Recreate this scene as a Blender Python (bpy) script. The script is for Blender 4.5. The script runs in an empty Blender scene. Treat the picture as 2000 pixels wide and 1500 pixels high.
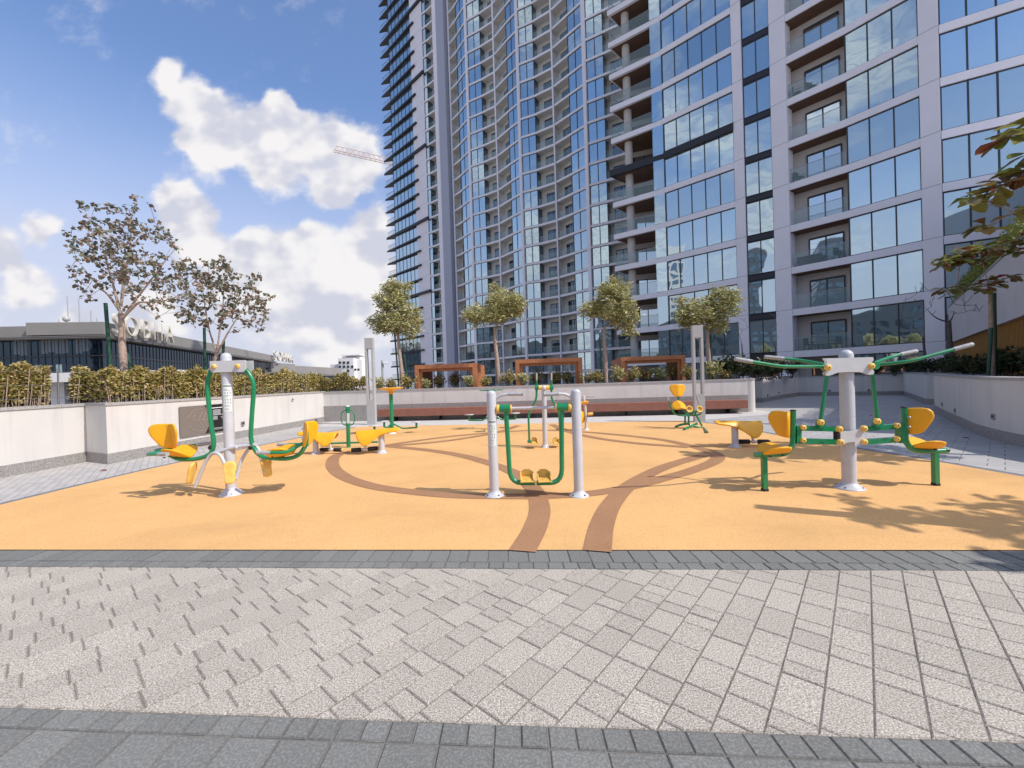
import bpy, math, random
from mathutils import Vector, Matrix
import numpy as np
R = math.radians
SC = bpy.context.scene
COL = SC.collection
# ------------------------------------------------------------------ camera
H = 1.35
FPX = 805.0
ROLL = 0.0325
PITCH = math.atan(7.0 / FPX)
cr, sr = math.cos(ROLL), math.sin(ROLL)
cp, sp = math.cos(PITCH), math.sin(PITCH)
FW = Vector((0, cp, -sp)); R0 = Vector((1, 0, 0)); U0 = Vector((0, sp, cp))
RT = R0 * cr - U0 * sr
UP = R0 * sr + U0 * cr
cam_d = bpy.data.cameras.new('camera')
cam_d.sensor_width = 36.0
cam_d.lens = FPX / 2000 * 36
cam_d.clip_start = 0.05
cam_d.clip_end = 6000
cam = bpy.data.objects.new('camera', cam_d)
COL.objects.link(cam)
M = Matrix.Identity(4)
for i, v in enumerate((RT, UP, -FW)):
    for j in range(3):
        M[j][i] = v[j]
M.translation = (0, 0, H)
cam.matrix_world = M
SC.camera = cam
# ------------------------------------------------------------------ light
SUN_EL = R(48.0); SUN_AZ = R(114.5)          # azimuth from +Y towards +X
sv = Vector((math.sin(SUN_AZ) * math.cos(SUN_EL), math.cos(SUN_AZ) * math.cos(SUN_EL), math.sin(SUN_EL)))
sd = bpy.data.lights.new('sun', 'SUN')
sd.energy = 3.45
sd.angle = R(0.55)
sd.color = (1.0, 0.95, 0.88)
sun = bpy.data.objects.new('sun', sd)
sun.rotation_euler = sv.to_track_quat('Z', 'Y').to_euler()
sun.location = (20, -20, 40)
COL.objects.link(sun)
SC.view_settings.view_transform = 'Standard'
SC.view_settings.look = 'None'
SC.view_settings.exposure = 0.24
SC.view_settings.gamma = 1.0


class N:
    """tiny expression builder for math nodes"""
    def __init__(s, nt, sock): s.nt = nt; s.s = sock
    def _op(s, op, o=None, c=None):
        n = s.nt.nodes.new('ShaderNodeMath'); n.operation = op
        s.nt.links.new(s.s, n.inputs[0])
        for k, v in ((1, o), (2, c)):
            if v is None: continue
            if isinstance(v, N): s.nt.links.new(v.s, n.inputs[k])
            else: n.inputs[k].default_value = v
        return N(s.nt, n.outputs[0])
    def __add__(s, o): return s._op('ADD', o)
    def __sub__(s, o): return s._op('SUBTRACT', o)
    def __mul__(s, o): return s._op('MULTIPLY', o)
    def __truediv__(s, o): return s._op('DIVIDE', o)
    def max(s, o): return s._op('MAXIMUM', o)
    def min(s, o): return s._op('MINIMUM', o)
    def pow(s, o): return s._op('POWER', o)
    def smooth(s, a, b, c=0.0, d=1.0):
        n = s.nt.nodes.new('ShaderNodeMapRange'); n.interpolation_type = 'SMOOTHSTEP'
        s.nt.links.new(s.s, n.inputs[0])
        n.inputs[1].default_value = a; n.inputs[2].default_value = b
        n.inputs[3].default_value = c; n.inputs[4].default_value = d
        return N(s.nt, n.outputs[0])


def world():
    w = bpy.data.worlds.new('World'); SC.world = w; w.use_nodes = True
    nt = w.node_tree; nt.nodes.clear(); L = nt.links.new
    out = nt.nodes.new('ShaderNodeOutputWorld'); bg = nt.nodes.new('ShaderNodeBackground')
    L(bg.outputs[0], out.inputs[0]); bg.inputs[1].default_value = 0.15
    sky = nt.nodes.new('ShaderNodeTexSky'); sky.sky_type = 'NISHITA'; sky.sun_disc = False
    sky.sun_elevation = SUN_EL; sky.sun_rotation = SUN_AZ
    sky.air_density = 1.0; sky.dust_density = 1.6; sky.ozone_density = 2.2; sky.altitude = 0
    tc = nt.nodes.new('ShaderNodeTexCoord')
    sep = nt.nodes.new('ShaderNodeSeparateXYZ'); L(tc.outputs['Generated'], sep.inputs[0])
    X, Y, Z = (N(nt, sep.outputs[i]) for i in range(3))
    yy = Y.max(0.08)
    u = X / yy; v = Z / yy
    # turbulence
    def noise(vec, scale, det=8, rough=0.55):
        n = nt.nodes.new('ShaderNodeTexNoise'); n.inputs['Scale'].default_value = scale
        n.inputs['Detail'].default_value = det; n.inputs['Roughness'].default_value = rough
        L(vec, n.inputs['Vector']); return N(nt, n.outputs['Fac'])
    cmb = nt.nodes.new('ShaderNodeCombineXYZ'); L(u.s, cmb.inputs[0]); L((v * 1.25).s, cmb.inputs[1])
    wn = nt.nodes.new('ShaderNodeTexNoise'); wn.inputs['Scale'].default_value = 7.0; wn.inputs['Detail'].default_value = 5; L(cmb.outputs[0], wn.inputs['Vector'])
    ws = nt.nodes.new('ShaderNodeSeparateColor'); L(wn.outputs['Color'], ws.inputs[0])
    u0 = u; v0 = v
    u = u + (N(nt, ws.outputs[0]) - 0.5) * 0.13; v = v + (N(nt, ws.outputs[1]) - 0.5) * 0.13
    n1 = noise(cmb.outputs[0], 5.5, 10, 0.6)
    off = nt.nodes.new('ShaderNodeVectorMath'); off.operation = 'ADD'
    L(cmb.outputs[0], off.inputs[0]); off.inputs[1].default_value = (0.02, 0.045, 0)
    n2 = noise(off.outputs[0], 5.5, 10, 0.6)
    def uv(px, py):
        xt = px + ROLL * (743 - py)
        yt = 743 - ROLL * (px - 1000) - py
        return (xt - 1000) / FPX, yt / FPX
    blobs = [(335, 150, 42), (380, 205, 62), (440, 245, 80), (500, 280, 78), (560, 265, 72), (545, 215, 36), (615, 285, 80),
             (670, 300, 78), (705, 330, 58), (420, 300, 66), (365, 285, 46), (540, 335, 60), (640, 365, 60), (672, 392, 34),
             (345, 405, 50), (395, 410, 40), (385, 460, 75), (520, 470, 62), (470, 510, 80), (575, 520, 75), (640, 545, 80), (735, 440, 48),
             (720, 520, 70), (700, 470, 60), (610, 470, 50), (350, 380, 40), (450, 560, 80), (560, 600, 100), (740, 600, 80), (300, 620, 70), (640, 670, 80), (160, 640, 60), (680, 620, 90), (10, 500, 62), (60, 560, 60), (80, 440, 42)]
    f = None
    for bx, by, r in blobs:
        bu, bv = uv(bx, by); rr = r * 1.16 / FPX
        du = u - bu; dv = v - bv
        q = (du * du + dv * dv * 1.15) * (1.0 / (rr * rr))
        g = (q * -1.0 + 1.0).max(0.0)
        g = g * g
        f = g if f is None else f + g
    f = f.min(1.3)
    dens = f * 1.25 + (n1 - 0.5) * 1.9
    mask = dens.smooth(0.08, 0.85)
    s1 = noise(cmb.outputs[0], 5.5, 3, 0.45); s2 = noise(off.outputs[0], 5.5, 3, 0.45)
    shade = ((s1 - s2) * 3.6 + (n1 - n2) * 1.2 + 0.66) + (f * -0.1 + 0.12)
    front = Y.smooth(0.02, 0.15)
    # clouds elsewhere (seen in the glass of the tower)
    mp = nt.nodes.new('ShaderNodeMapping'); mp.inputs['Scale'].default_value = (1, 1, 2.2)
    L(tc.outputs['Generated'], mp.inputs[0])
    n3 = noise(mp.outputs[0], 2.6, 9, 0.55)
    gen = n3.smooth(0.47, 0.68, 0.0, 0.9) * (front * -1.0 + 1.0)
    right = u0.smooth(0.0, 0.3)
    mask = mask * front * (right * -1.0 + 1.0)
    # low soft bank of haze
    band = Z.smooth(0.02, 0.56, 0.93, 0.0)
    n4 = noise(mp.outputs[0], 4.0, 6, 0.5)
    band = (band * (n4 * 0.7 + 0.85)).min(0.92)
    tint = nt.nodes.new('ShaderNodeMix'); tint.data_type = 'RGBA'; tint.blend_type = 'MULTIPLY'
    tint.inputs[0].default_value = 1.0
    L(sky.outputs[0], tint.inputs[6]); tint.inputs[7].default_value = (1.05, 1.12, 1.28, 1)
    m0 = nt.nodes.new('ShaderNodeMix'); m0.data_type = 'RGBA'
    L(band.s, m0.inputs[0]); L(tint.outputs[2], m0.inputs[6]); m0.inputs[7].default_value = (3.7, 3.8, 4.5, 1)
    cc = nt.nodes.new('ShaderNodeMix'); cc.data_type = 'RGBA'
    L(shade.smooth(0.25, 1.0).s, cc.inputs[0]); cc.inputs[6].default_value = (3.6, 3.7, 4.3, 1); cc.inputs[7].default_value = (5.2, 5.1, 5.15, 1)
    m1 = nt.nodes.new('ShaderNodeMix'); m1.data_type = 'RGBA'
    L(mask.max(gen).s, m1.inputs[0]); L(m0.outputs[2], m1.inputs[6]); L(cc.outputs[2], m1.inputs[7])
    L(m1.outputs[2], bg.inputs[0])
    w.cycles.sampling_method = 'MANUAL'; w.cycles.sample_map_resolution = 512
world()


# ------------------------------------------------------------------ pixel (2000x1500) to place
def ray(px, py):
    return FW + RT * ((px - 1000) / FPX) + UP * ((750 - py) / FPX)
def G(px, py, z=0.0):
    d = ray(px, py); t = (z - H) / d.z
    return Vector((d.x * t, d.y * t, z))
def D(px, py, Y):
    d = ray(px, py); t = Y / d.y
    return Vector((d.x * t, Y, H + d.z * t))


# ------------------------------------------------------------------ materials
MATS = {}
def mat(name, col, rough=0.6, metal=0.0, noise=None, streak=None, stain=None, bump=None, spec=0.5, coat=0.0, speck=None, alpha=None, trans=0.0, co='Object'):
    """noise=(scale,amount)  bump=(scale,strength,dist)  speck=(scale,colour,threshold)"""
    if name in MATS: return MATS[name]
    m = bpy.data.materials.new(name); m.use_nodes = True; MATS[name] = m
    nt = m.node_tree; b = nt.nodes['Principled BSDF']; L = nt.links.new
    b.inputs['Roughness'].default_value = rough; b.inputs['Metallic'].default_value = metal
    b.inputs['Specular IOR Level'].default_value = spec
    b.inputs['Coat Weight'].default_value = coat
    b.inputs['Base Color'].default_value = (*col, 1)
    if alpha is not None: b.inputs['Alpha'].default_value = alpha
    tc = nt.nodes.new('ShaderNodeTexCoord')
    cur = None
    def nz(scale, det=5):
        n = nt.nodes.new('ShaderNodeTexNoise'); n.inputs['Scale'].default_value = scale; n.inputs['Detail'].default_value = det
        L(tc.outputs[co], n.inputs['Vector']); return n
    if noise:
        n = nz(noise[0])
        mr = nt.nodes.new('ShaderNodeMapRange'); L(n.outputs['Fac'], mr.inputs[0])
        mr.inputs[1].default_value = 0.3; mr.inputs[2].default_value = 0.7
        mr.inputs[3].default_value = 1 - noise[1]; mr.inputs[4].default_value = 1 + noise[1]
        mx = nt.nodes.new('ShaderNodeVectorMath'); mx.operation = 'SCALE'; mx.inputs[0].default_value = col
        L(mr.outputs[0], mx.inputs['Scale']); cur = mx.outputs[0]
    if streak or stain:
        mp = nt.nodes.new('ShaderNodeMapping'); L(tc.outputs[co], mp.inputs[0])
        mp.inputs['Scale'].default_value = (5, 5, .35) if streak else (.55, .9, 1)
        n = nt.nodes.new('ShaderNodeTexNoise'); n.inputs['Scale'].default_value = 1.0; n.inputs['Detail'].default_value = 7; n.inputs['Roughness'].default_value = .65
        L(mp.outputs[0], n.inputs['Vector'])
        mr = nt.nodes.new('ShaderNodeMapRange'); L(n.outputs['Fac'], mr.inputs[0])
        mr.inputs[1].default_value = 0.5; mr.inputs[2].default_value = 0.72; mr.inputs[3].default_value = 1.0; mr.inputs[4].default_value = 1 - (streak or stain)
        mx = nt.nodes.new('ShaderNodeVectorMath'); mx.operation = 'SCALE'
        if cur: L(cur, mx.inputs[0])
        else: mx.inputs[0].default_value = col
        L(mr.outputs[0], mx.inputs['Scale']); cur = mx.outputs[0]
    if speck:
        n = nz(speck[0], 2)
        mr = nt.nodes.new('ShaderNodeMapRange'); L(n.outputs['Fac'], mr.inputs[0])
        mr.inputs[1].default_value = speck[2]; mr.inputs[2].default_value = speck[2] + 0.06
        mi = nt.nodes.new('ShaderNodeMix'); mi.data_type = 'RGBA'; L(mr.outputs[0], mi.inputs[0])
        if cur: L(cur, mi.inputs[6])
        else: mi.inputs[6].default_value = (*col, 1)
        mi.inputs[7].default_value = (*speck[1], 1); cur = mi.outputs[2]
    if cur: L(cur, b.inputs['Base Color'])
    if bump:
        n = nz(bump[0], 4)
        bp = nt.nodes.new('ShaderNodeBump'); bp.inputs['Strength'].default_value = bump[1]; bp.inputs['Distance'].default_value = bump[2]
        L(n.outputs['Fac'], bp.inputs['Height']); L(bp.outputs[0], b.inputs['Normal'])
    return m

white = mat('white_render', (0.64, 0.61, 0.57), 0.85, noise=(1.3, 0.05), streak=0.13, bump=(60, 0.25, 0.004))
granite = mat('speckled_granite', (0.33, 0.31, 0.29), 0.55, noise=(25, 0.15), speck=(75, (0.1, 0.1, 0.1), 0.56))
coping = mat('coping_stone', (0.42, 0.4, 0.38), 0.6, noise=(30, 0.15), speck=(90, (0.16, 0.15, 0.15), 0.57))
post_paint = mat('silver_grey_paint', (0.52, 0.52, 0.54), 0.38, coat=0.2, noise=(9, 0.05), bump=(300, 0.06, 0.001))
plate_paint = mat('light_grey_paint', (0.58, 0.58, 0.58), 0.4, coat=0.2, noise=(9, 0.04))
green = mat('green_paint', (0.006, 0.215, 0.082), 0.28, coat=0.4, noise=(6, 0.1))
yellow = mat('yellow_plastic', (0.84, 0.40, 0.008), 0.42, noise=(7, 0.06), bump=(90, 0.08, 0.002))
paley = mat('pale_yellow_plastic', (0.80, 0.50, 0.11), 0.45, noise=(20, 0.12))
black = mat('black_rubber', (0.018, 0.017, 0.017), 0.7, bump=(120, 0.3, 0.003))
dark = mat('dark_hollow', (0.02, 0.02, 0.022), 0.8)
grip = mat('grey_grip', (0.36, 0.36, 0.37), 0.6, noise=(60, 0.25))
steel = mat('dull_steel', (0.35, 0.35, 0.36), 0.4, metal=0.7)
ldark = mat('label_ink', (0.22, 0.30, 0.27), 0.6)
lwhite = mat('label_white', (0.7, 0.72, 0.7), 0.5)
epdm = mat('orange_rubber', (0.73, 0.43, 0.18), 0.9, noise=(1.1, 0.07), stain=.16, speck=(150, (0.56, 0.30, 0.105), 0.55), bump=(130, 0.55, 0.005), spec=0.2)
brown = mat('brown_rubber', (0.37, 0.20, 0.105), 0.9, noise=(2, 0.06), speck=(170, (0.2, 0.075, 0.025), 0.6), bump=(160, 0.5, 0.004), spec=0.2)
concrete = mat('pale_concrete', (0.52, 0.49, 0.46), 0.85, noise=(3, 0.06), bump=(90, 0.2, 0.003))
joint = mat('joint_sand', (0.20, 0.18, 0.155), 0.95)
soilm = mat('planter_soil', (0.11, 0.075, 0.05), 0.95, noise=(8, 0.3), bump=(20, 0.8, 0.03))
wood = mat('orange_brown_timber', (0.46, 0.18, 0.075), 0.6, noise=(5, 0.14))
benchw = mat('red_brown_timber', (0.27, 0.105, 0.068), 0.55, noise=(6, 0.12))
lampm = mat('lamp_column_grey', (0.43, 0.43, 0.42), 0.45, noise=(4, 0.04))
clad = mat('pale_cladding', (0.78, 0.76, 0.79), 0.55, noise=(0.6, 0.03))
clad2 = mat('grey_cladding', (0.24, 0.25, 0.30), 0.5)
blackp = mat('black_metal', (0.018, 0.02, 0.028), 0.5)
recess = mat('balcony_wall', (0.58, 0.56, 0.54), 0.8)
recess2 = mat('pale_balcony_wall', (0.66, 0.65, 0.62), 0.8)
soffit = mat('timber_soffit', (0.14, 0.075, 0.045), 0.7)
frame_d = mat('dark_frame', (0.03, 0.033, 0.04), 0.5)
bark = mat('pale_bark', (0.36, 0.27, 0.22), 0.9, noise=(14, 0.25), bump=(40, 0.5, 0.01))
barkd = mat('dark_bark', (0.11, 0.09, 0.085), 0.9, noise=(14, 0.3))
stake = mat('green_stake', (0.012, 0.07, 0.04), 0.5)
goldm = mat('amber_slat', (0.42, 0.2, 0.03), 0.5, noise=(3, 0.1))
roofm = mat('grey_fascia', (0.25, 0.235, 0.215), 0.55, noise=(0.12, 0.06))
letterm = mat('sign_letter', (0.62, 0.57, 0.48), 0.4)
craneW = mat('crane_paint', (0.62, 0.47, 0.43), 0.6)
sand = mat('sandy_ground', (0.38, 0.33, 0.27), 0.95, noise=(0.02, 0.15), co='Object')

def glassmat(name, col, wav=0.55, rough=0.02, scale=0.35, var=0.22):
    m = bpy.data.materials.new(name); m.use_nodes = True; MATS[name] = m
    nt = m.node_tree; b = nt.nodes['Principled BSDF']; L = nt.links.new
    b.inputs['Metallic'].default_value = 0.9
    b.inputs['Roughness'].default_value = rough
    oi = nt.nodes.new('ShaderNodeObjectInfo'); sc = nt.nodes.new('ShaderNodeVectorMath'); sc.operation = 'SCALE'
    sc.inputs[0].default_value = col; L((N(nt, oi.outputs['Random']) * var + (1 - var / 2)).s, sc.inputs['Scale']); L(sc.outputs[0], b.inputs['Base Color'])
    ge = nt.nodes.new('ShaderNodeNewGeometry'); n = nt.nodes.new('ShaderNodeTexNoise')
    n.inputs['Scale'].default_value = scale; n.inputs['Detail'].default_value = 1.5
    L(ge.outputs['Position'], n.inputs['Vector'])
    bp = nt.nodes.new('ShaderNodeBump'); bp.inputs['Strength'].default_value = wav; bp.inputs['Distance'].default_value = 0.06
    L(n.outputs['Fac'], bp.inputs['Height']); L(bp.outputs[0], b.inputs['Normal'])
    return m
glass = glassmat('tower_glass', (0.50, 0.62, 0.66))
glass2 = glassmat('tower_glass_dark', (0.16, 0.22, 0.27))
glassS = glassmat('hall_glass', (0.05, 0.075, 0.1), 0.3)
doord = glassmat('dark_door_glass', (0.10, 0.14, 0.17), 0.4)
doorg = glassmat('door_glass', (0.55, 0.66, 0.72), 0.4)

def railmat():
    m = bpy.data.materials.new('rail_glass'); m.use_nodes = True
    nt = m.node_tree; b = nt.nodes['Principled BSDF']
    b.inputs['Base Color'].default_value = (0.30, 0.42, 0.42, 1); b.inputs['Roughness'].default_value = 0.05
    b.inputs['Alpha'].default_value = 0.34; b.inputs['Specular IOR Level'].default_value = 0.9
    return m
rail = railmat()


def pavermat(name, c, var, speckc, sth=0.5, sscale=130):
    m = bpy.data.materials.new(name); m.use_nodes = True
    nt = m.node_tree; b = nt.nodes['Principled BSDF']; L = nt.links.new
    b.inputs['Roughness'].default_value = 0.85; b.inputs['Specular IOR Level'].default_value = 0.25
    at = nt.nodes.new('ShaderNodeAttribute'); at.attribute_name = 'tone'
    tc = nt.nodes.new('ShaderNodeTexCoord')
    n = nt.nodes.new('ShaderNodeTexNoise'); n.inputs['Scale'].default_value = sscale; n.inputs['Detail'].default_value = 3
    n.inputs['Roughness'].default_value = 0.75
    L(tc.outputs['Object'], n.inputs['Vector'])
    mr = nt.nodes.new('ShaderNodeMapRange'); L(n.outputs['Fac'], mr.inputs[0]); mr.inputs[1].default_value = sth - 0.12; mr.inputs[2].default_value = sth + 0.14
    mi = nt.nodes.new('ShaderNodeMix'); mi.data_type = 'RGBA'; L(mr.outputs[0], mi.inputs[0])
    mi.inputs[6].default_value = (*c, 1); mi.inputs[7].default_value = (*speckc, 1)
    sc = nt.nodes.new('ShaderNodeVectorMath'); sc.operation = 'SCALE'; L(mi.outputs[2], sc.inputs[0])
    n2 = nt.nodes.new('ShaderNodeTexNoise'); n2.inputs['Scale'].default_value = 1.2; L(tc.outputs['Object'], n2.inputs['Vector'])
    t = N(nt, at.outputs['Fac']) * var + (1 - var / 2) + (N(nt, n2.outputs['Fac']) - 0.5) * 0.25
    L(t.s, sc.inputs['Scale']); L(sc.outputs[0], b.inputs['Base Color'])
    bp = nt.nodes.new('ShaderNodeBump'); bp.inputs['Strength'].default_value = 0.35; bp.inputs['Distance'].default_value = 0.003
    L(n.outputs['Fac'], bp.inputs['Height']); L(bp.outputs[0], b.inputs['Normal'])
    return m
pav_light = pavermat('speckled_light_paver', (0.215, 0.185, 0.15), 0.14, (0.70, 0.635, 0.54), 0.52, 150)
pav_dark = pavermat('dark_grey_paver', (0.158, 0.156, 0.143), 0.18, (0.268, 0.264, 0.242), 0.55, 90)


def brickmat(name, c1, c2, mortar, w, h, ang, off=0.5):
    m = bpy.data.materials.new(name); m.use_nodes = True
    nt = m.node_tree; b = nt.nodes['Principled BSDF']; L = nt.links.new
    b.inputs['Roughness'].default_value = 0.85
    tc = nt.nodes.new('ShaderNodeTexCoord'); mp = nt.nodes.new('ShaderNodeMapping')
    mp.inputs['Rotation'].default_value = (0, 0, ang)
    L(tc.outputs['Object'], mp.inputs[0])
    br = nt.nodes.new('ShaderNodeTexBrick'); L(mp.outputs[0], br.inputs[0])
    br.offset = off
    br.inputs['Color1'].default_value = (*c1, 1); br.inputs['Color2'].default_value = (*c2, 1); br.inputs['Mortar'].default_value = (*mortar, 1)
    br.inputs['Scale'].default_value = 1.0; br.inputs['Mortar Size'].default_value = 0.006; br.inputs['Mortar Smooth'].default_value = 0.3
    br.inputs['Brick Width'].default_value = w; br.inputs['Row Height'].default_value = h
    n = nt.nodes.new('ShaderNodeTexNoise'); n.inputs['Scale'].default_value = 110; n.inputs['Detail'].default_value = 3
    L(tc.outputs['Object'], n.inputs['Vector'])
    sc = nt.nodes.new('ShaderNodeVectorMath'); sc.operation = 'SCALE'; L(br.outputs[0], sc.inputs[0])
    L((N(nt, n.outputs['Fac']) * 0.9 + 0.55).s, sc.inputs['Scale']); L(sc.outputs[0], b.inputs['Base Color'])
    bp = nt.nodes.new('ShaderNodeBump'); bp.invert = True; bp.inputs['Strength'].default_value = 0.6; bp.inputs['Distance'].default_value = 0.004
    L(br.outputs['Fac'], bp.inputs['Height']); L(bp.outputs[0], b.inputs['Normal'])
    return m
path_l = brickmat('left_path_paving', (0.47, 0.44, 0.41), (0.38, 0.36, 0.34), (0.28, 0.265, 0.25), 0.2, 0.1, R(50))
path_r = brickmat('right_path_paving', (0.44, 0.42, 0.40), (0.36, 0.35, 0.34), (0.14, 0.13, 0.13), 0.42, 0.21, R(50), 0.37)

# ------------------------------------------------------------------ leaves
def leafmat(name, cols, back=0.15, rough=0.45):
    m = bpy.data.materials.new(name); m.use_nodes = True
    nt = m.node_tree; b = nt.nodes['Principled BSDF']; L = nt.links.new
    b.inputs['Roughness'].default_value = rough
    b.inputs['Specular IOR Level'].default_value = 0.45
    at = nt.nodes.new('ShaderNodeAttribute'); at.attribute_name = 'tone'
    rp = nt.nodes.new('ShaderNodeValToRGB'); L(at.outputs['Fac'], rp.inputs[0])
    e = rp.color_ramp.elements
    while len(e) < len(cols): e.new(0.5)
    for i, c in enumerate(cols):
        e[i].position = i / max(1, len(cols) - 1); e[i].color = (*c, 1)
    L(rp.outputs[0], b.inputs['Base Color'])
    tr = nt.nodes.new('ShaderNodeBsdfTranslucent'); L(rp.outputs[0], tr.inputs[0])
    mx = nt.nodes.new('ShaderNodeMixShader'); mx.inputs[0].default_value = back
    L(b.outputs[0], mx.inputs[1]); L(tr.outputs[0], mx.inputs[2])
    L(mx.outputs[0], nt.nodes['Material Output'].inputs[0])
    return m
lf_brown = leafmat('olive_brown_leaf', [(0.10, 0.13, 0.09), (0.16, 0.19, 0.12), (0.27, 0.22, 0.14), (0.36, 0.24, 0.18), (0.17, 0.16, 0.12)], 0.25)
lf_pale = leafmat('pale_green_leaf', [(0.10, 0.13, 0.03), (0.28, 0.30, 0.08), (0.46, 0.44, 0.17), (0.66, 0.60, 0.34), (0.26, 0.23, 0.07)])
lf_hedge = leafmat('hedge_leaf', [(0.09, 0.10, 0.02), (0.24, 0.22, 0.045), (0.42, 0.35, 0.10), (0.58, 0.45, 0.20), (0.30, 0.20, 0.08)])
lf_almond = leafmat('almond_leaf', [(0.14, 0.18, 0.04), (0.30, 0.30, 0.08), (0.22, 0.16, 0.06), (0.26, 0.07, 0.05), (0.36, 0.03, 0.05)], 0.35, 0.22)
lf_dark = leafmat('dark_green_leaf', [(0.02, 0.035, 0.01), (0.035, 0.055, 0.015), (0.06, 0.08, 0.02), (0.05, 0.03, 0.02)])
lf_green = leafmat('climber_leaf', [(0.12, 0.15, 0.02), (0.22, 0.25, 0.03), (0.30, 0.31, 0.05)])
# ------------------------------------------------------------------ mesh builder
def fillet(pts, r, n=5):
    if r <= 0 or len(pts) < 3: return [Vector(p) for p in pts]
    pts = [Vector(p) for p in pts]; out = [pts[0]]
    for i in range(1, len(pts) - 1):
        a, b, c = pts[i - 1], pts[i], pts[i + 1]
        ra = min(r, (a - b).length * 0.48); rc = min(r, (c - b).length * 0.48)
        p0 = b + (a - b).normalized() * ra; p1 = b + (c - b).normalized() * rc
        for k in range(n + 1):
            t = k / n
            out.append(p0 * (1 - t) ** 2 + b * 2 * t * (1 - t) + p1 * t * t)
    out.append(pts[-1]); return out


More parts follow.
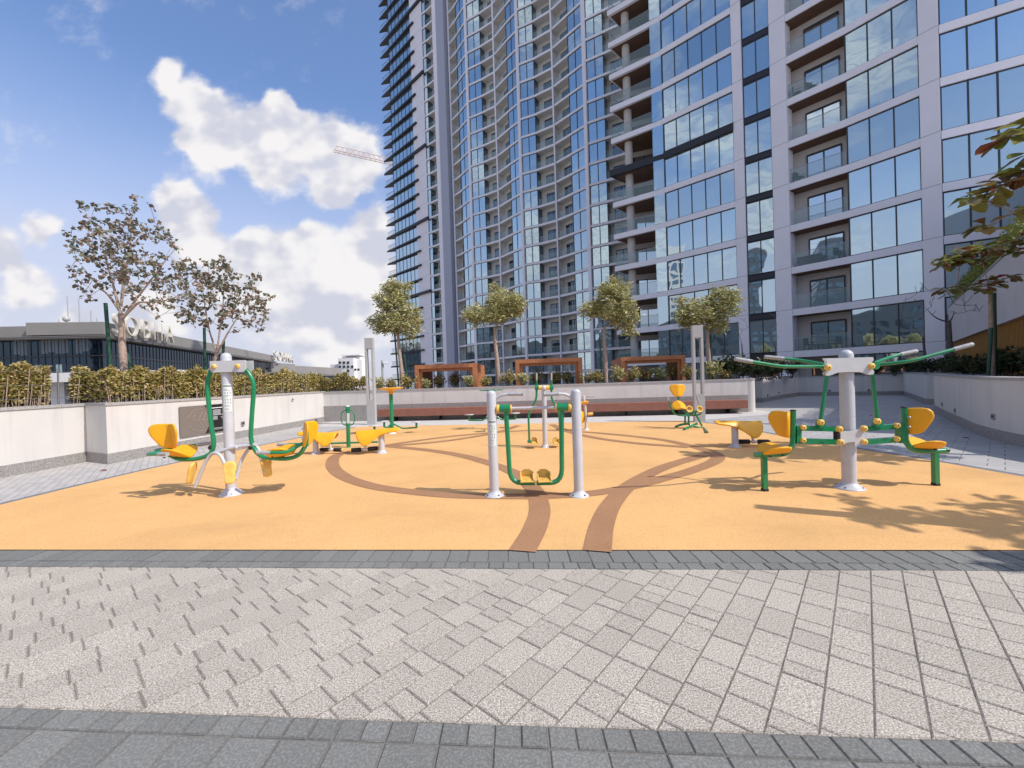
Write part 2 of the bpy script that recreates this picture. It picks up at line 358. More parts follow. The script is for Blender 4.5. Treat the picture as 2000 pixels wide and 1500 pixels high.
class MB:
    def __init__(s): s.v = []; s.f = []; s.m = []; s.sm = []; s.tone = []
    def add(s, verts, faces, mi=0, smooth=False, tone=0.5):
        o = len(s.v); s.v.extend([tuple(v) for v in verts])
        for f in faces:
            s.f.append(tuple(i + o for i in f)); s.m.append(mi); s.sm.append(smooth); s.tone.append(tone)
    def box(s, c, size, rot=0.0, mi=0, tone=0.5, bev=0.0):
        c = Vector(c); hx, hy, hz = (a / 2 for a in size); R_ = Matrix.Rotation(rot, 3, 'Z')
        if bev <= 0:
            vs = [c + R_ @ Vector((x * hx, y * hy, z * hz)) for z in (-1, 1) for x, y in ((-1, -1), (1, -1), (1, 1), (-1, 1))]
            s.add(vs, [(3, 2, 1, 0), (4, 5, 6, 7), (0, 1, 5, 4), (1, 2, 6, 5), (2, 3, 7, 6), (3, 0, 4, 7)], mi, False, tone)
        else:
            b = bev; rings = []
            for z, k in ((-hz, b), (-hz + b, 0), (hz - b, 0), (hz, b)):
                rings.append([c + R_ @ Vector((x, y, z)) for x, y in
                              ((-hx + b + k * 0, -hy + k), (hx - b, -hy + k), (hx - k, -hy + b), (hx - k, hy - b), (hx - b, hy - k), (-hx + b, hy - k), (-hx + k, hy - b), (-hx + k, -hy + b))])
            vs = [p for r_ in rings for p in r_]; fs = []
            for i in range(3):
                for j in range(8):
                    fs.append((i * 8 + j, i * 8 + (j + 1) % 8, (i + 1) * 8 + (j + 1) % 8, (i + 1) * 8 + j))
            fs.append(tuple(reversed(range(8)))); fs.append(tuple(range(24, 32)))
            s.add(vs, fs, mi, False, tone)
    def obox(s, a, b, w, h, mi=0, upv=(0, 0, 1)):
        """bar with rectangular section from a to b"""
        a, b = Vector(a), Vector(b); d = (b - a).normalized(); up = Vector(upv)
        sd_ = d.cross(up)
        if sd_.length < 1e-4: sd_ = d.cross(Vector((0, 1, 0)))
        sd_.normalize(); u = sd_.cross(d).normalized()
        vs = []
        for p in (a, b):
            for x, y in ((-1, -1), (1, -1), (1, 1), (-1, 1)): vs.append(p + sd_ * x * w / 2 + u * y * h / 2)
        s.add(vs, [(0, 1, 2, 3), (7, 6, 5, 4), (4, 5, 1, 0), (5, 6, 2, 1), (6, 7, 3, 2), (7, 4, 0, 3)], mi)
    def tube(s, pts, r, fil=0.0, n=12, mi=0, cap=True, r2=None, dome=0.0, tone=0.5):
        P = fillet(pts, fil)
        if len(P) < 2: return
        rs = [r + ((r2 if r2 is not None else r) - r) * i / (len(P) - 1) for i in range(len(P))]
        t = (P[1] - P[0]).normalized()
        u = t.cross(Vector((0, 0, 1)))
        if u.length < 1e-3: u = t.cross(Vector((0, 1, 0)))
        u.normalize(); rings = []
        for i, p in enumerate(P):
            if i == 0: d = P[1] - P[0]
            elif i == len(P) - 1: d = P[-1] - P[-2]
            else: d = (P[i + 1] - P[i]).normalized() + (P[i] - P[i - 1]).normalized()
            if d.length < 1e-9: d = t
            d.normalize(); u = (u - d * u.dot(d)); 
            if u.length < 1e-6: u = d.orthogonal()
            u.normalize(); w = d.cross(u)
            rings.append([p + (u * math.cos(2 * math.pi * k / n) + w * math.sin(2 * math.pi * k / n)) * rs[i] for k in range(n)])
        if dome > 0:
            d = (P[-1] - P[-2]).normalized(); base = rings[-1]; c = P[-1]
            for a in (25, 50, 72):
                ca, sa = math.cos(R(a)), math.sin(R(a))
                rings.append([c + (q - c) * ca + d * dome * sa for q in base])
        vs = [p for r_ in rings for p in r_]; fs = []
        for i in range(len(rings) - 1):
            for k in range(n): fs.append((i * n + k, i * n + (k + 1) % n, (i + 1) * n + (k + 1) % n, (i + 1) * n + k))
        s.add(vs, fs, mi, True, tone)
        if cap:
            m = len(rings) - 1
            s.add(rings[0], [tuple(reversed(range(n)))], mi, False, tone)
            s.add(rings[m], [tuple(range(n))], mi, False, tone)
    def cyl(s, c, ax, r, h, n=16, mi=0, bev=0.0, r2=None):
        c = Vector(c); ax = Vector(ax).normalized(); a = c - ax * h / 2; b = c + ax * h / 2
        if bev > 0:
            s.lathe([(0.0001, 0), (r - bev, 0), (r, bev), (r, h - bev), (r - bev, h), (0.0001, h)], a, ax, n, mi)
        else: s.tube([a, b], r, n=n, mi=mi, r2=r2)
    def lathe(s, prof, o, ax=(0, 0, 1), n=20, mi=0, smooth=True):
        o = Vector(o); ax = Vector(ax).normalized(); u = ax.orthogonal().normalized(); w = ax.cross(u)
        vs = []
        for r, z in prof:
            for k in range(n): vs.append(o + ax * z + (u * math.cos(2 * math.pi * k / n) + w * math.sin(2 * math.pi * k / n)) * r)
        fs = [(i * n + k, i * n + (k + 1) % n, (i + 1) * n + (k + 1) % n, (i + 1) * n + k) for i in range(len(prof) - 1) for k in range(n)]
        s.add(vs, fs, mi, smooth)
    def sphere(s, c, r, mi=0, n=12, sq=(1, 1, 1)):
        c = Vector(c); m = n // 2; vs = []
        for i in range(m + 1):
            a = math.pi * i / m
            for k in range(n):
                b = 2 * math.pi * k / n
                vs.append(c + Vector((math.sin(a) * math.cos(b) * r * sq[0], math.sin(a) * math.sin(b) * r * sq[1], math.cos(a) * r * sq[2])))
        s.add(vs, [(i * n + k, (i + 1) * n + k, (i + 1) * n + (k + 1) % n, i * n + (k + 1) % n) for i in range(m) for k in range(n)], mi, True)
    def prism(s, poly, z0, z1, mi=0):
        n = len(poly); vs = [(p[0], p[1], z0) for p in poly] + [(p[0], p[1], z1) for p in poly]
        fs = [tuple(reversed(range(n))), tuple(range(n, 2 * n))] + [(i, (i + 1) % n, (i + 1) % n + n, i + n) for i in range(n)]
        s.add(vs, fs, mi)
    def plate(s, poly3, nrm, th, mi=0):
        """flat plate from a 3-D polygon, thickness th along nrm"""
        n = len(poly3); nrm = Vector(nrm).normalized() * th / 2
        a = [Vector(p) - nrm for p in poly3]; b = [Vector(p) + nrm for p in poly3]
        s.add(a + b, [tuple(reversed(range(n))), tuple(range(n, 2 * n))] + [(i, (i + 1) % n, (i + 1) % n + n, i + n) for i in range(n)], mi)
    def sheet(s, poly, z, mi=0):
        s.add([(p[0], p[1], z) for p in poly], [tuple(range(len(poly)))], mi)
    def ribbon(s, pts, w, z, mi=0):
        P = [Vector((p[0], p[1], 0)) for p in pts]; vs = []
        for i, p in enumerate(P):
            d = (P[min(i + 1, len(P) - 1)] - P[max(i - 1, 0)]).normalized(); nn = Vector((-d.y, d.x, 0))
            ww = w[i] if isinstance(w, (list, tuple)) else w
            vs += [(p + nn * ww / 2) + Vector((0, 0, z)), (p - nn * ww / 2) + Vector((0, 0, z))]
        s.add(vs, [(2 * i + 1, 2 * i + 3, 2 * i + 2, 2 * i) for i in range(len(P) - 1)], mi)
    def pad(s, o, U, V, outline, th, bend, mi=0):
        """moulded plastic pad: outline of (v,u), bend(v,u) offset along the normal"""
        o, U, V = Vector(o), Vector(U).normalized(), Vector(V).normalized(); Nn = U.cross(V).normalized()
        n = len(outline); cv = sum(p[0] for p in outline) / n; cu = sum(p[1] for p in outline) / n
        rings = []
        for sgn, scs in ((1, (0.02, 0.3, 0.55, 0.78, 0.92, 0.98)), (-1, (0.98, 0.92, 0.78, 0.55, 0.3, 0.02))):
            for q in scs:
                e = 0.5 if q < 0.95 else 0.32
                rings.append([(cv + (p[0] - cv) * q, cu + (p[1] - cu) * q, sgn * th * e) for p in outline])
        rings.insert(6, [(p[0], p[1], 0) for p in outline])
        vs = []
        for r_ in rings:
            for v, u, nn in r_: vs.append(o + U * u + V * v + Nn * (nn + bend(v, u)))
        fs = [(i * n + k, (i + 1) * n + k, (i + 1) * n + (k + 1) % n, i * n + (k + 1) % n) for i in range(len(rings) - 1) for k in range(n)]
        s.add(vs, fs, mi, True)
        s.add(vs[:n], [tuple(range(n))], mi, True); s.add(vs[-n:], [tuple(reversed(range(n)))], mi, True)
    def leaf(s, c, d, up, L, W, tone, mi=0):
        c, d, up = Vector(c), Vector(d).normalized(), Vector(up)
        sd_ = d.cross(up)
        if sd_.length < 1e-3: sd_ = d.orthogonal()
        sd_.normalize(); nn = sd_.cross(d)
        m = c + d * L * 0.55 - nn * W * 0.12
        s.add([c, m + sd_ * W / 2 + nn * W * 0.2, c + d * L - nn * L * 0.12, m - sd_ * W / 2 + nn * W * 0.2, m], [(0, 4, 1), (4, 2, 1), (0, 3, 4), (4, 3, 2)], mi, False, tone)
    def leafb(s, c, d, up, L, W, tone, mi=0):
        """broad obovate leaf"""
        c, d, up = Vector(c), Vector(d).normalized(), Vector(up)
        sd_ = d.cross(up)
        if sd_.length < 1e-3: sd_ = d.orthogonal()
        sd_.normalize(); nn = sd_.cross(d).normalized()
        P = [(0, 0), (0.35, 0.26), (0.7, 0.5), (0.9, 0.34), (1.0, 0.0)]
        vs = []
        for t, w in P: vs.append(c + d * L * t + sd_ * W * w + nn * (W * w * 0.35 - L * t * t * 0.18))
        for t, w in P[1:4]: vs.append(c + d * L * t - sd_ * W * w + nn * (W * w * 0.35 - L * t * t * 0.18))
        for t, w in P[1:4]: vs.append(c + d * L * t - nn * L * t * t * 0.18)
        # mid 8,9,10
        s.add(vs, [(0, 8, 1), (8, 9, 2, 1), (9, 10, 3, 2), (10, 4, 3), (0, 5, 8), (8, 5, 6, 9), (9, 6, 7, 10), (10, 7, 4)], mi, False, tone)
    def build(s, name, mats, parent=None, o=(0, 0, 0)):
        if not isinstance(mats, (list, tuple)): mats = [mats]
        me = bpy.data.meshes.new(name)
        V = np.array(s.v, dtype=np.float32) - np.array(tuple(o), dtype=np.float32)
        me.from_pydata(V.tolist(), [], s.f)
        me.polygons.foreach_set('material_index', s.m); me.polygons.foreach_set('use_smooth', s.sm)
        if any(abs(t - 0.5) > 1e-6 for t in s.tone):
            a = me.attributes.new('tone', 'FLOAT', 'FACE'); a.data.foreach_set('value', s.tone)
        for m in mats: me.materials.append(m)
        me.update()
        ob = bpy.data.objects.new(name, me); COL.objects.link(ob)
        if parent: ob.parent = parent
        else: ob.location = o
        return ob


def tag(o, label=None, cat=None, group=None, kind=None):
    if label: o['label'] = label
    if cat: o['category'] = cat
    if group: o['group'] = group
    if kind: o['kind'] = kind
    return o
def thing(name, loc, label, cat, group=None):
    o = bpy.data.objects.new(name, None); COL.objects.link(o); o.location = loc
    o.empty_display_size = 0.2
    return tag(o, label, cat, group)
def struct(name, mb, m, o=(0, 0, 0)): return tag(mb.build(name, m, None, o), kind='structure')
def kids(o, allo=None): return [c for c in bpy.data.objects if c.parent == o]
def copy_tree(o, parent=None, ch=None):
    if ch is None:
        ch = {}
        for c in bpy.data.objects:
            if c.parent: ch.setdefault(c.parent.name, []).append(c)
    c = o.copy(); COL.objects.link(c)
    if parent: c.parent = parent
    for k in ch.get(o.name, []): copy_tree(k, c, ch)
    return c
def catmull(pts, n=8):
    P = [Vector(p) for p in pts]; P = [P[0] * 2 - P[1]] + P + [P[-1] * 2 - P[-2]]; out = []
    for i in range(1, len(P) - 2):
        a, b, c, d = P[i - 1:i + 3]
        for k in range(n):
            t = k / n
            out.append((b * 2 + (c - a) * t + (a * 2 - b * 5 + c * 4 - d) * t * t + (b * 3 - a - c * 3 + d) * t ** 3) * 0.5)
    out.append(P[-2]); return out
def offset(poly, d):
    """offset an open polyline sideways (d>0 = to its left)"""
    P = [Vector((p[0], p[1])) for p in poly]; out = []
    for i, p in enumerate(P):
        ns = []
        if i > 0: e = (P[i] - P[i - 1]).normalized(); ns.append(Vector((-e.y, e.x)))
        if i < len(P) - 1: e = (P[i + 1] - P[i]).normalized(); ns.append(Vector((-e.y, e.x)))
        n = sum(ns, Vector((0, 0))).normalized(); k = 1 / max(0.4, n.dot(ns[0]))
        out.append(p + n * d * k)
    return out

# ------------------------------------------------------------------ ground
YAW = math.atan(-0.08)
ex = Vector((math.cos(YAW), math.sin(YAW))); ey = Vector((-ex.y, ex.x))
def S(s_, t_):               # strip frame: s along the edge, t = depth at X=0
    p = ex * s_ + Vector((0, t_ ))
    return Vector((p.x, p.y, 0))
T0, T1, T2, T3 = 3.262, 2.945, 1.603, 1.503
b = MB(); b.prism([(-10.2, -14), (34, -14), (34, 34), (-10.2, 34)], -0.6, -0.0052)
struct('terrace', b, joint)
b = MB(); b.sheet([(-900, -700), (900, -700), (900, 2500), (-900, 2500)], -9.0)
struct('ground', b, sand)
left_edge = [S(-6.4, T0), (-6.45, 5.1, 0), (-6.4, 7.3, 0), (-6.1, 9.2, 0), (-5.75, 10.7, 0), (-5.3, 12.6, 0), (-5.0, 13.45, 0)]
right_edge = [(4.9, 12.15, 0), (5.35, 11.3, 0), (5.55, 10.0, 0), (5.6, 8.6, 0), (5.75, 7.3, 0), (5.98, 5.9, 0), (6.08, 4.8, 0), S(6.3, T0)]
le = catmull(left_edge, 6); re_ = catmull(right_edge, 6)
b = MB(); b.sheet([(p.x, p.y) for p in reversed(le + re_)], 0.004)
struct('rubber_floor', b, epdm)
# brown curves drawn in the rubber floor
b = MB()
def px_curve(pts): return catmull([G(*p) for p in pts], 8)
circ = [G(*p) for p in [(1050, 971), (900, 969), (800, 961), (722, 949), (668, 929), (649, 906), (668, 886), (757, 870), (870, 854), (980, 844), (1060, 841), (1140, 844), (1275, 857), (1350, 872), (1395, 886), (1398, 900), (1350, 920), (1300, 934), (1235, 951), (1150, 965)]]
b.ribbon(catmull(circ + [circ[0]], 8), 0.215, 0.008)
b.ribbon(px_curve([(1020, 1078), (1046, 1030), (1054, 990), (1040, 953), (1006, 925), (955, 905), (895, 889), (830, 879), (757, 872)]), 0.22, 0.0085)
b.ribbon(px_curve([(1166, 1078), (1176, 1025), (1196, 983), (1232, 947), (1290, 916), (1345, 898), (1388, 886)]), 0.22, 0.0085)
b.ribbon(px_curve([(757, 872), (860, 863), (935, 852), (985, 841), (1012, 831.5)]), 0.2, 0.009)
b.ribbon(px_curve([(1345, 874), (1240, 866), (1160, 855), (1110, 843), (1078, 829.5)]), 0.2, 0.009)
struct('rubber_floor_curves', b, brown)
# dark edging round the rubber
b = MB(); b.ribbon(offset([(p.x, p.y) for p in le], 0.06), 0.12, 0.002); b.ribbon(offset([(p.x, p.y) for p in re_], 0.06), 0.14, 0.002)
struct('edging', b, mat('edging_stone', (0.17, 0.175, 0.18), 0.8, noise=(6, 0.15)))
# left and right paths, pale strip under the bench
WL = [(-7.76, 7.86), (-7.50, 12.0), (-7.20, 15.85)]
b = MB(); b.sheet([S(-9, T0 + 0.0)[:2], S(-6.0, T0)[:2], (-5.9, 7.3), (-5.4, 10.7), (-4.6, 13.6), (-7.0, 16.2), (-9, 16.2)], 0.0)
struct('left_path', b, path_l)
b = MB(); b.sheet([S(5.8, T0)[:2], S(11, T0)[:2], (12, 6), (22, 16), (22, 25), (14, 25), (7.2, 15.2), (4.9, 15.2), (5.1, 12), (5.2, 8)], 0.0)
struct('right_path', b, path_r)
b = MB(); b.sheet([(-6.6, 13.95), (-4.7, 13.2), (5.0, 11.9), (8.7, 13.35), (8.7, 15.4), (-7.1, 16.3)], 0.0024)
struct('pale_strip', b, concrete)

# near paving, laid block by block
def clip(poly, a, n):
    out = []
    for i in range(len(poly)):
        p, q = poly[i], poly[(i + 1) % len(poly)]
        dp, dq = (p - a).dot(n), (q - a).dot(n)
        if dp >= 0: out.append(p)
        if dp * dq < 0: out.append(p + (q - p) * (dp / (dp - dq)))
    return out
def block(b, poly, rnd, gap=0.0018, z=0.0):
    poly = [p for i, p in enumerate(poly) if (p - poly[i - 1]).length > 0.006]
    n = len(poly)
    if n < 3: return
    area = abs(sum(poly[i].x * poly[(i + 1) % n].y - poly[(i + 1) % n].x * poly[i].y for i in range(n))) / 2
    if area < 0.0006: return
    def inset(P, d):
        out = []
        for i in range(n):
            a, p, c = P[i - 1], P[i], P[(i + 1) % n]
            e1 = (p - a).normalized(); e2 = (c - p).normalized()
            n1 = Vector((-e1.y, e1.x)); n2 = Vector((-e2.y, e2.x)); m = n1 + n2
            if m.length < 0.1: out.append(p); continue
            m.normalize(); out.append(p + m * d / max(0.35, m.dot(n1)))
        return out
    a = inset(poly, gap); c = inset(poly, gap + 0.0058); tone = rnd.random(); dz = rnd.uniform(-0.0014, 0.0014)
    vs = [(p.x, p.y, z - 0.0075) for p in a] + [(p.x, p.y, z - 0.004 + dz) for p in a] + [(p.x, p.y, z + dz) for p in c]
    fs = [(i, (i + 1) % n, n + (i + 1) % n, n + i) for i in range(n)] + [(n + i, n + (i + 1) % n, 2 * n + (i + 1) % n, 2 * n + i) for i in range(n)]
    b.add(vs, fs, 0, False, tone - 1.5)          # chamfers and sides toned darker than the top
    b.add(vs[2 * n:], [tuple(range(n))], 0, False, tone)
rnd = random.Random(5)
def S2(s_, t_): v = S(s_, t_); return Vector((v.x, v.y))
b = MB()
angA = math.atan(690 / 805.0)
da = Vector((math.sin(angA), math.cos(angA))); pa = Vector((da.y, -da.x)); roww = 0.158
for i in range(-60, 60):
    r0 = i * roww; t = -9.0 + rnd.random() * 0.2
    while t < 9.0:
        L_ = rnd.choice([0.105, 0.158, 0.158, 0.21, 0.21, 0.26])
        q = [pa * r0 + da * t, pa * (r0 + roww) + da * t, pa * (r0 + roww) + da * (t + L_), pa * r0 + da * (t + L_)]
        t += L_
        c = sum(q, Vector((0, 0))) / 4
        if abs(c.x) > 8.6 or c.y < 0.6 or c.y > 4.2: continue
        q = clip(q, S2(0, T1), -ey); q = q and clip(q, S2(0, T2), ey)
        if len(q) > 2: block(b, q, rnd)
struct('light_paving', b, pav_light)
b = MB()
def course(t0, t1, w, s0, s1, ph=0.0):
    s_ = s0 + ph
    while s_ < s1:
        block(b, [S2(s_, t0), S2(s_ + w, t0), S2(s_ + w, t1), S2(s_, t1)], rnd); s_ += w
sl = 8.6
course(T1 + 0.105, T0, 0.155 * 1.0, -sl, sl); course(T1, T1 + 0.105, 0.0775 * 1.4, -sl, sl, 0.03)
course(T3, T2, 0.1035, -sl, sl)
tt = T3
for k in range(24):
    course(tt - 0.2, tt, 0.207, -sl if k < 4 else -5, sl if k < 4 else 5, 0.1 * (k % 2)); tt -= 0.2
struct('dark_paving', b, pav_dark)

# ------------------------------------------------------------------ planter walls
def wall(name, line, side, label, h=1.15, cat='wall', coping_on=True, group=None, plinth=.2):
    """line = face towards the paving; side = +1 when the wall body lies to the left of the line"""
    o = Vector((line[0][0], line[0][1], 0))
    t = thing(name, o, label, cat, group)
    back = offset(line, side * 0.25)
    def body(a, c, z0, z1, m, nm):
        b = MB()
        P = [Vector((p[0], p[1])) for p in a] + [Vector((p[0], p[1])) for p in reversed(c)]
        if side > 0: P = P
        b.prism([(p.x, p.y) for p in P], z0, z1)
        return b.build(nm, m, t, o)
    body(line, back, -0.01, h - 0.05, white, 'wall_face')
    if coping_on: body(offset(line, -side * 0.02), offset(line, side * 0.29), h - 0.05, h, coping, 'coping')
    if plinth: body(offset(line, -side * 0.012), offset(line, side * 0.1), -0.008, plinth, granite, 'plinth')
    return t
wall('planter_wall', [(-8.7, -4.0), (-8.56, 6.75), (-8.56, 8.25)] + WL, 1, 'long white rendered planter wall on the left, with the signboard and a shaded jog', 1.17)
BW = [(-7.22, 15.72), (8.05, 14.1)]
wall('planter_wall', BW, 1, 'pale wall running behind the long brown bench', 1.15, plinth=.6)
# rounded end of the back wall
b = MB(); ce = (8.2, 14.3)
t = thing('wall_end_pier', (ce[0], ce[1], 0), 'rounded white pier ending the bench wall, right of the bench', 'pier')
b.tube([(ce[0], ce[1], 0), (ce[0], ce[1], 1.1)], 0.19, n=28); b.build('wall_face', white, t, (ce[0], ce[1], 0))
b = MB(); b.tube([(ce[0], ce[1], 1.1), (ce[0], ce[1], 1.15)], 0.205, n=28); b.build('coping', coping, t, (ce[0], ce[1], 0))
LS = [(8.45, 14.45), (10.85, 18.65), (11.15, 18.4), (13.9, 21.0), (15.5, 22.3)]
wall('planter_wall', LS[:2], 1, 'shaded side wall running back from the rounded pier', 1.12)
wall('planter_wall', LS[1:], 1, 'stepped white planter wall along the left of the walkway', 1.12)
FWL = [(15.5, 22.3), (17.35, 21.35)]
wall('end_wall', FWL, 1, 'low white wall closing the walkway, left of the dark doorway', 1.05)
wall('end_wall', [(17.65, 21.2), (19.3, 20.35)], 1, 'low white wall closing the walkway, right of the dark doorway', 1.05)
b = MB(); b.box((17.5, 21.5, 0.5), (0.35, 0.1, 1.0), -0.47)
tag(b.build('dark_doorway', blackp, None, (17.5, 21.5, 0)), 'narrow dark doorway panel between the two low end walls', 'door')
RS = [(19.3, 20.35), (17.3, 17.8), (14.95, 14.9)]
wall('planter_wall', RS, 1, 'white planter wall at the far right of the walkway, beyond the recess', 1.12)
rwc = catmull([(12.6, 12.3, 0), (11.0, 10.4, 0), (9.85, 9.0, 0), (8.96, 7.9, 0), (8.25, 6.65, 0), (7.9, 5.2, 0), (7.85, 3.0, 0), (8.2, 0, 0), (8.9, -4, 0)], 5)
wall('planter_wall', [(14.0, 12.6), (13.3, 13.0)] + [(p.x, p.y) for p in rwc], 1, 'curved white planter wall on the right beside the walkway', 1.13)
wall('planter_wall', [(14.95, 14.9), (15.6, 13.9), (14.4, 12.7)], 1, 'recessed wall with granite base between two white walls', 1.12)
# soil in the planters
def soil(poly, z=1.03):
    b = MB(); b.prism(poly, -0.3, z); return struct('planter_soil', b, soilm)
soil([(-8.8, -4), (-8.7, 6.75), (-8.7, 8.45), (-7.9, 8.1), (-7.7, 12), (-7.4, 16.1), (-10.1, 16.5), (-10.1, -4)], 0.95)
soil([(-7.3, 16.02), (8.1, 14.4), (8.6, 15.0), (10.7, 18.95), (11.2, 18.75), (13.8, 21.3), (15.4, 22.6), (15.4, 23.2), (-7.5, 23.2)], 1.0)
soil([(19.6, 20.5), (17.4, 17.6), (15.2, 14.8), (15.85, 13.9), (14.5, 12.4), (13.3, 12.7), (12.85, 12.1), (11.2, 10.2), (9.2, 7.75), (8.5, 6.6), (8.15, 5.2), (8.1, 3.0), (8.45, 0), (9.15, -4), (30, -4), (30, 26), (21, 26)], 1.0)

# ------------------------------------------------------------------ exercise machines
def off(p, dx=0, dy=0, dz=0): return Vector(p) + Vector((dx, dy, dz))
def vec(*a): return Vector(a)
HEART = [(0, .305), (.06, .31), (.12, .312), (.17, .30), (.20, .265), (.207, .215), (.195, .165), (.17, .115), (.145, .07), (.12, .025), (.085, 0), (.04, -.01)]
HEART = HEART + [(0, -.012)] + [(-v, u) for v, u in reversed(HEART[1:])]
SEATO = [(0, .30), (.07, .30), (.12, .285), (.17, .24), (.19, .17), (.185, .09), (.16, .03), (.11, 0), (.05, -.01), (0, -.01),
         (-.05, -.01), (-.11, 0), (-.16, .03), (-.185, .09), (-.19, .17), (-.17, .24), (-.12, .285), (-.07, .30)]
def flange(mb, p, r=0.06, R_=0.115, h=0.065):
    mb.lathe([(r, h + 0.02), (r, h), (r + 0.012, h - 0.015), (R_ - 0.015, 0.02), (R_, 0.012), (R_, 0.004)], p, n=24)
def bolts(mb, p, Rr=0.092, n=4, mi=1):
    for k in range(n):
        a = k * 2 * math.pi / n + 0.6
        mb.cyl(off(p, Rr * math.cos(a), Rr * math.sin(a), 0.026), (0, 0, 1), 0.009, 0.016, 8, mi)
def bolt(name, par, o, p, ax, r=0.028, m=paley, l=0.02):
    b = MB(); p = Vector(p); ax = Vector(ax).normalized()
    b.lathe([(r * 0.0 + 0.0001, l + 0.002), (r * 0.35, l + 0.002), (r * 0.42, l + 0.001), (r * 0.8, l), (r, l * 0.6), (r, 0), (r, -l)], p, ax, 14, 0)
    b.cyl(p + ax * (l + 0.002), ax, r * 0.22, 0.004, 8, 1)
    return b.build(name, [m, dark], par, o)
def label_on_post(par, o, base, r, z0, z1, a0, half, rows=7):
    b = MB(); n = 8
    def P(a, z, rr): return (base[0] + rr * math.cos(a), base[1] + rr * math.sin(a), z)
    def patch(aa, ab, za, zb, rr, mi):
        k = max(1, int((ab - aa) / 0.15)); vs = []; 
        for i in range(k + 1):
            a = aa + (ab - aa) * i / k; vs += [P(a, za, rr), P(a, zb, rr)]
        b.add(vs, [(2 * i, 2 * i + 2, 2 * i + 3, 2 * i + 1) for i in range(k)], mi, True)
    patch(a0 - half, a0 + half, z0, z1, r + 0.0012, 0)
    rr = r + 0.002
    patch(a0 - half * .9, a0 + half * .9, z1 - 0.035, z1 - 0.012, rr, 1)
    rg = random.Random(3); h = (z1 - z0 - 0.06) / rows
    for i in range(rows):
        z = z0 + 0.012 + h * i
        if i in (2, 3, 5):
            for q in range(3):
                c = a0 - half * .6 + q * half * .55
                patch(c, c + half * .12, z, z + h * .8, rr, 1); patch(c - half * .12, c + half * .22, z + h * .45, z + h * .55, rr, 1)
        else:
            patch(a0 - half * .8, a0 - half * .8 + half * rg.uniform(.8, 1.6), z + h * .55, z + h * .7, rr, 1)
            patch(a0 - half * .8, a0 - half * .8 + half * rg.uniform(.8, 1.6), z + h * .2, z + h * .33, rr, 1)
    return b.build('instruction_label', [lwhite, ldark], par, o)
def pedal_box(par, o, c, ang=0.0, w=0.15, l=0.30, flip=1):
    """yellow foot tray: ribbed base, side rims and a raised toe guard at the far end"""
    b = MB(); c = Vector(c); Rz = Matrix.Rotation(ang, 3, 'Z')
    def T(x, y, z): return c + Rz @ Vector((x, y, z))
    def bx(x0, x1, y0, y1, z0, z1, mi=0):
        q = T((x0 + x1) / 2, (y0 + y1) / 2, (z0 + z1) / 2); b.box(q, (x1 - x0, y1 - y0, z1 - z0), ang, mi, bev=0.004)
    bx(-w / 2, w / 2, -l / 2, l / 2, 0, 0.016)
    for k in range(7): bx(-w / 2 + 0.02, w / 2 - 0.02, -l / 2 + 0.03 + k * l / 8, -l / 2 + 0.042 + k * l / 8, 0.016, 0.022)
    for s_ in (-1, 1):
        P = [T(s_ * w / 2, -l / 2, 0.0), T(s_ * w / 2, -l / 2, 0.035), T(s_ * w / 2, l * .1, 0.06), T(s_ * w / 2, l / 2, 0.07), T(s_ * w / 2, l / 2, 0)]
        b.plate(P, Rz @ Vector((1, 0, 0)), 0.012)
    P = [T(-w / 2, l / 2, 0), T(w / 2, l / 2, 0), T(w / 2, l / 2, 0.07), T(w * .22, l / 2, 0.1), T(-w * .22, l / 2, 0.1), T(-w / 2, l / 2, 0.07)]
    b.plate(P, Rz @ Vector((0, 1, 0)), 0.012)
    return b.build('foot_tray', paley, par, o)
def foot_plate(par, o, c, nrm, up, L=0.30, W=0.115):
    """footprint-shaped yellow plate"""
    b = MB(); FP = [(.0, .5), (.3, .47), (.47, .36), (.5, .2), (.42, .02), (.34, -.15), (.38, -.32), (.3, -.46), (0, -.5), (-.3, -.46), (-.38, -.32), (-.36, -.15), (-.42, .02), (-.5, .2), (-.47, .36), (-.3, .47)]
    V = Vector(up).cross(Vector(nrm)).normalized()
    Vn = Vector(up).normalized().cross(V)
    if Vn.dot(Vector(nrm)) < 0: V = -V
    b.pad(c, up, V, [(p[0] * W * 1.1, p[1] * L) for p in FP], 0.035, lambda v, u: 0)
    Nn = Vector(up).normalized().cross(V).normalized()
    for i in range(5):
        q = Vector(c) + Vector(up).normalized() * L * (0.3 - i * 0.09) + Nn * 0.018
        b.obox(q - V * W * (.25 - .02 * i), q + V * W * (.25 - .02 * i), 0.006, 0.006, 0, upv=Nn)
    return b.build('foot_plate', paley, par, o)

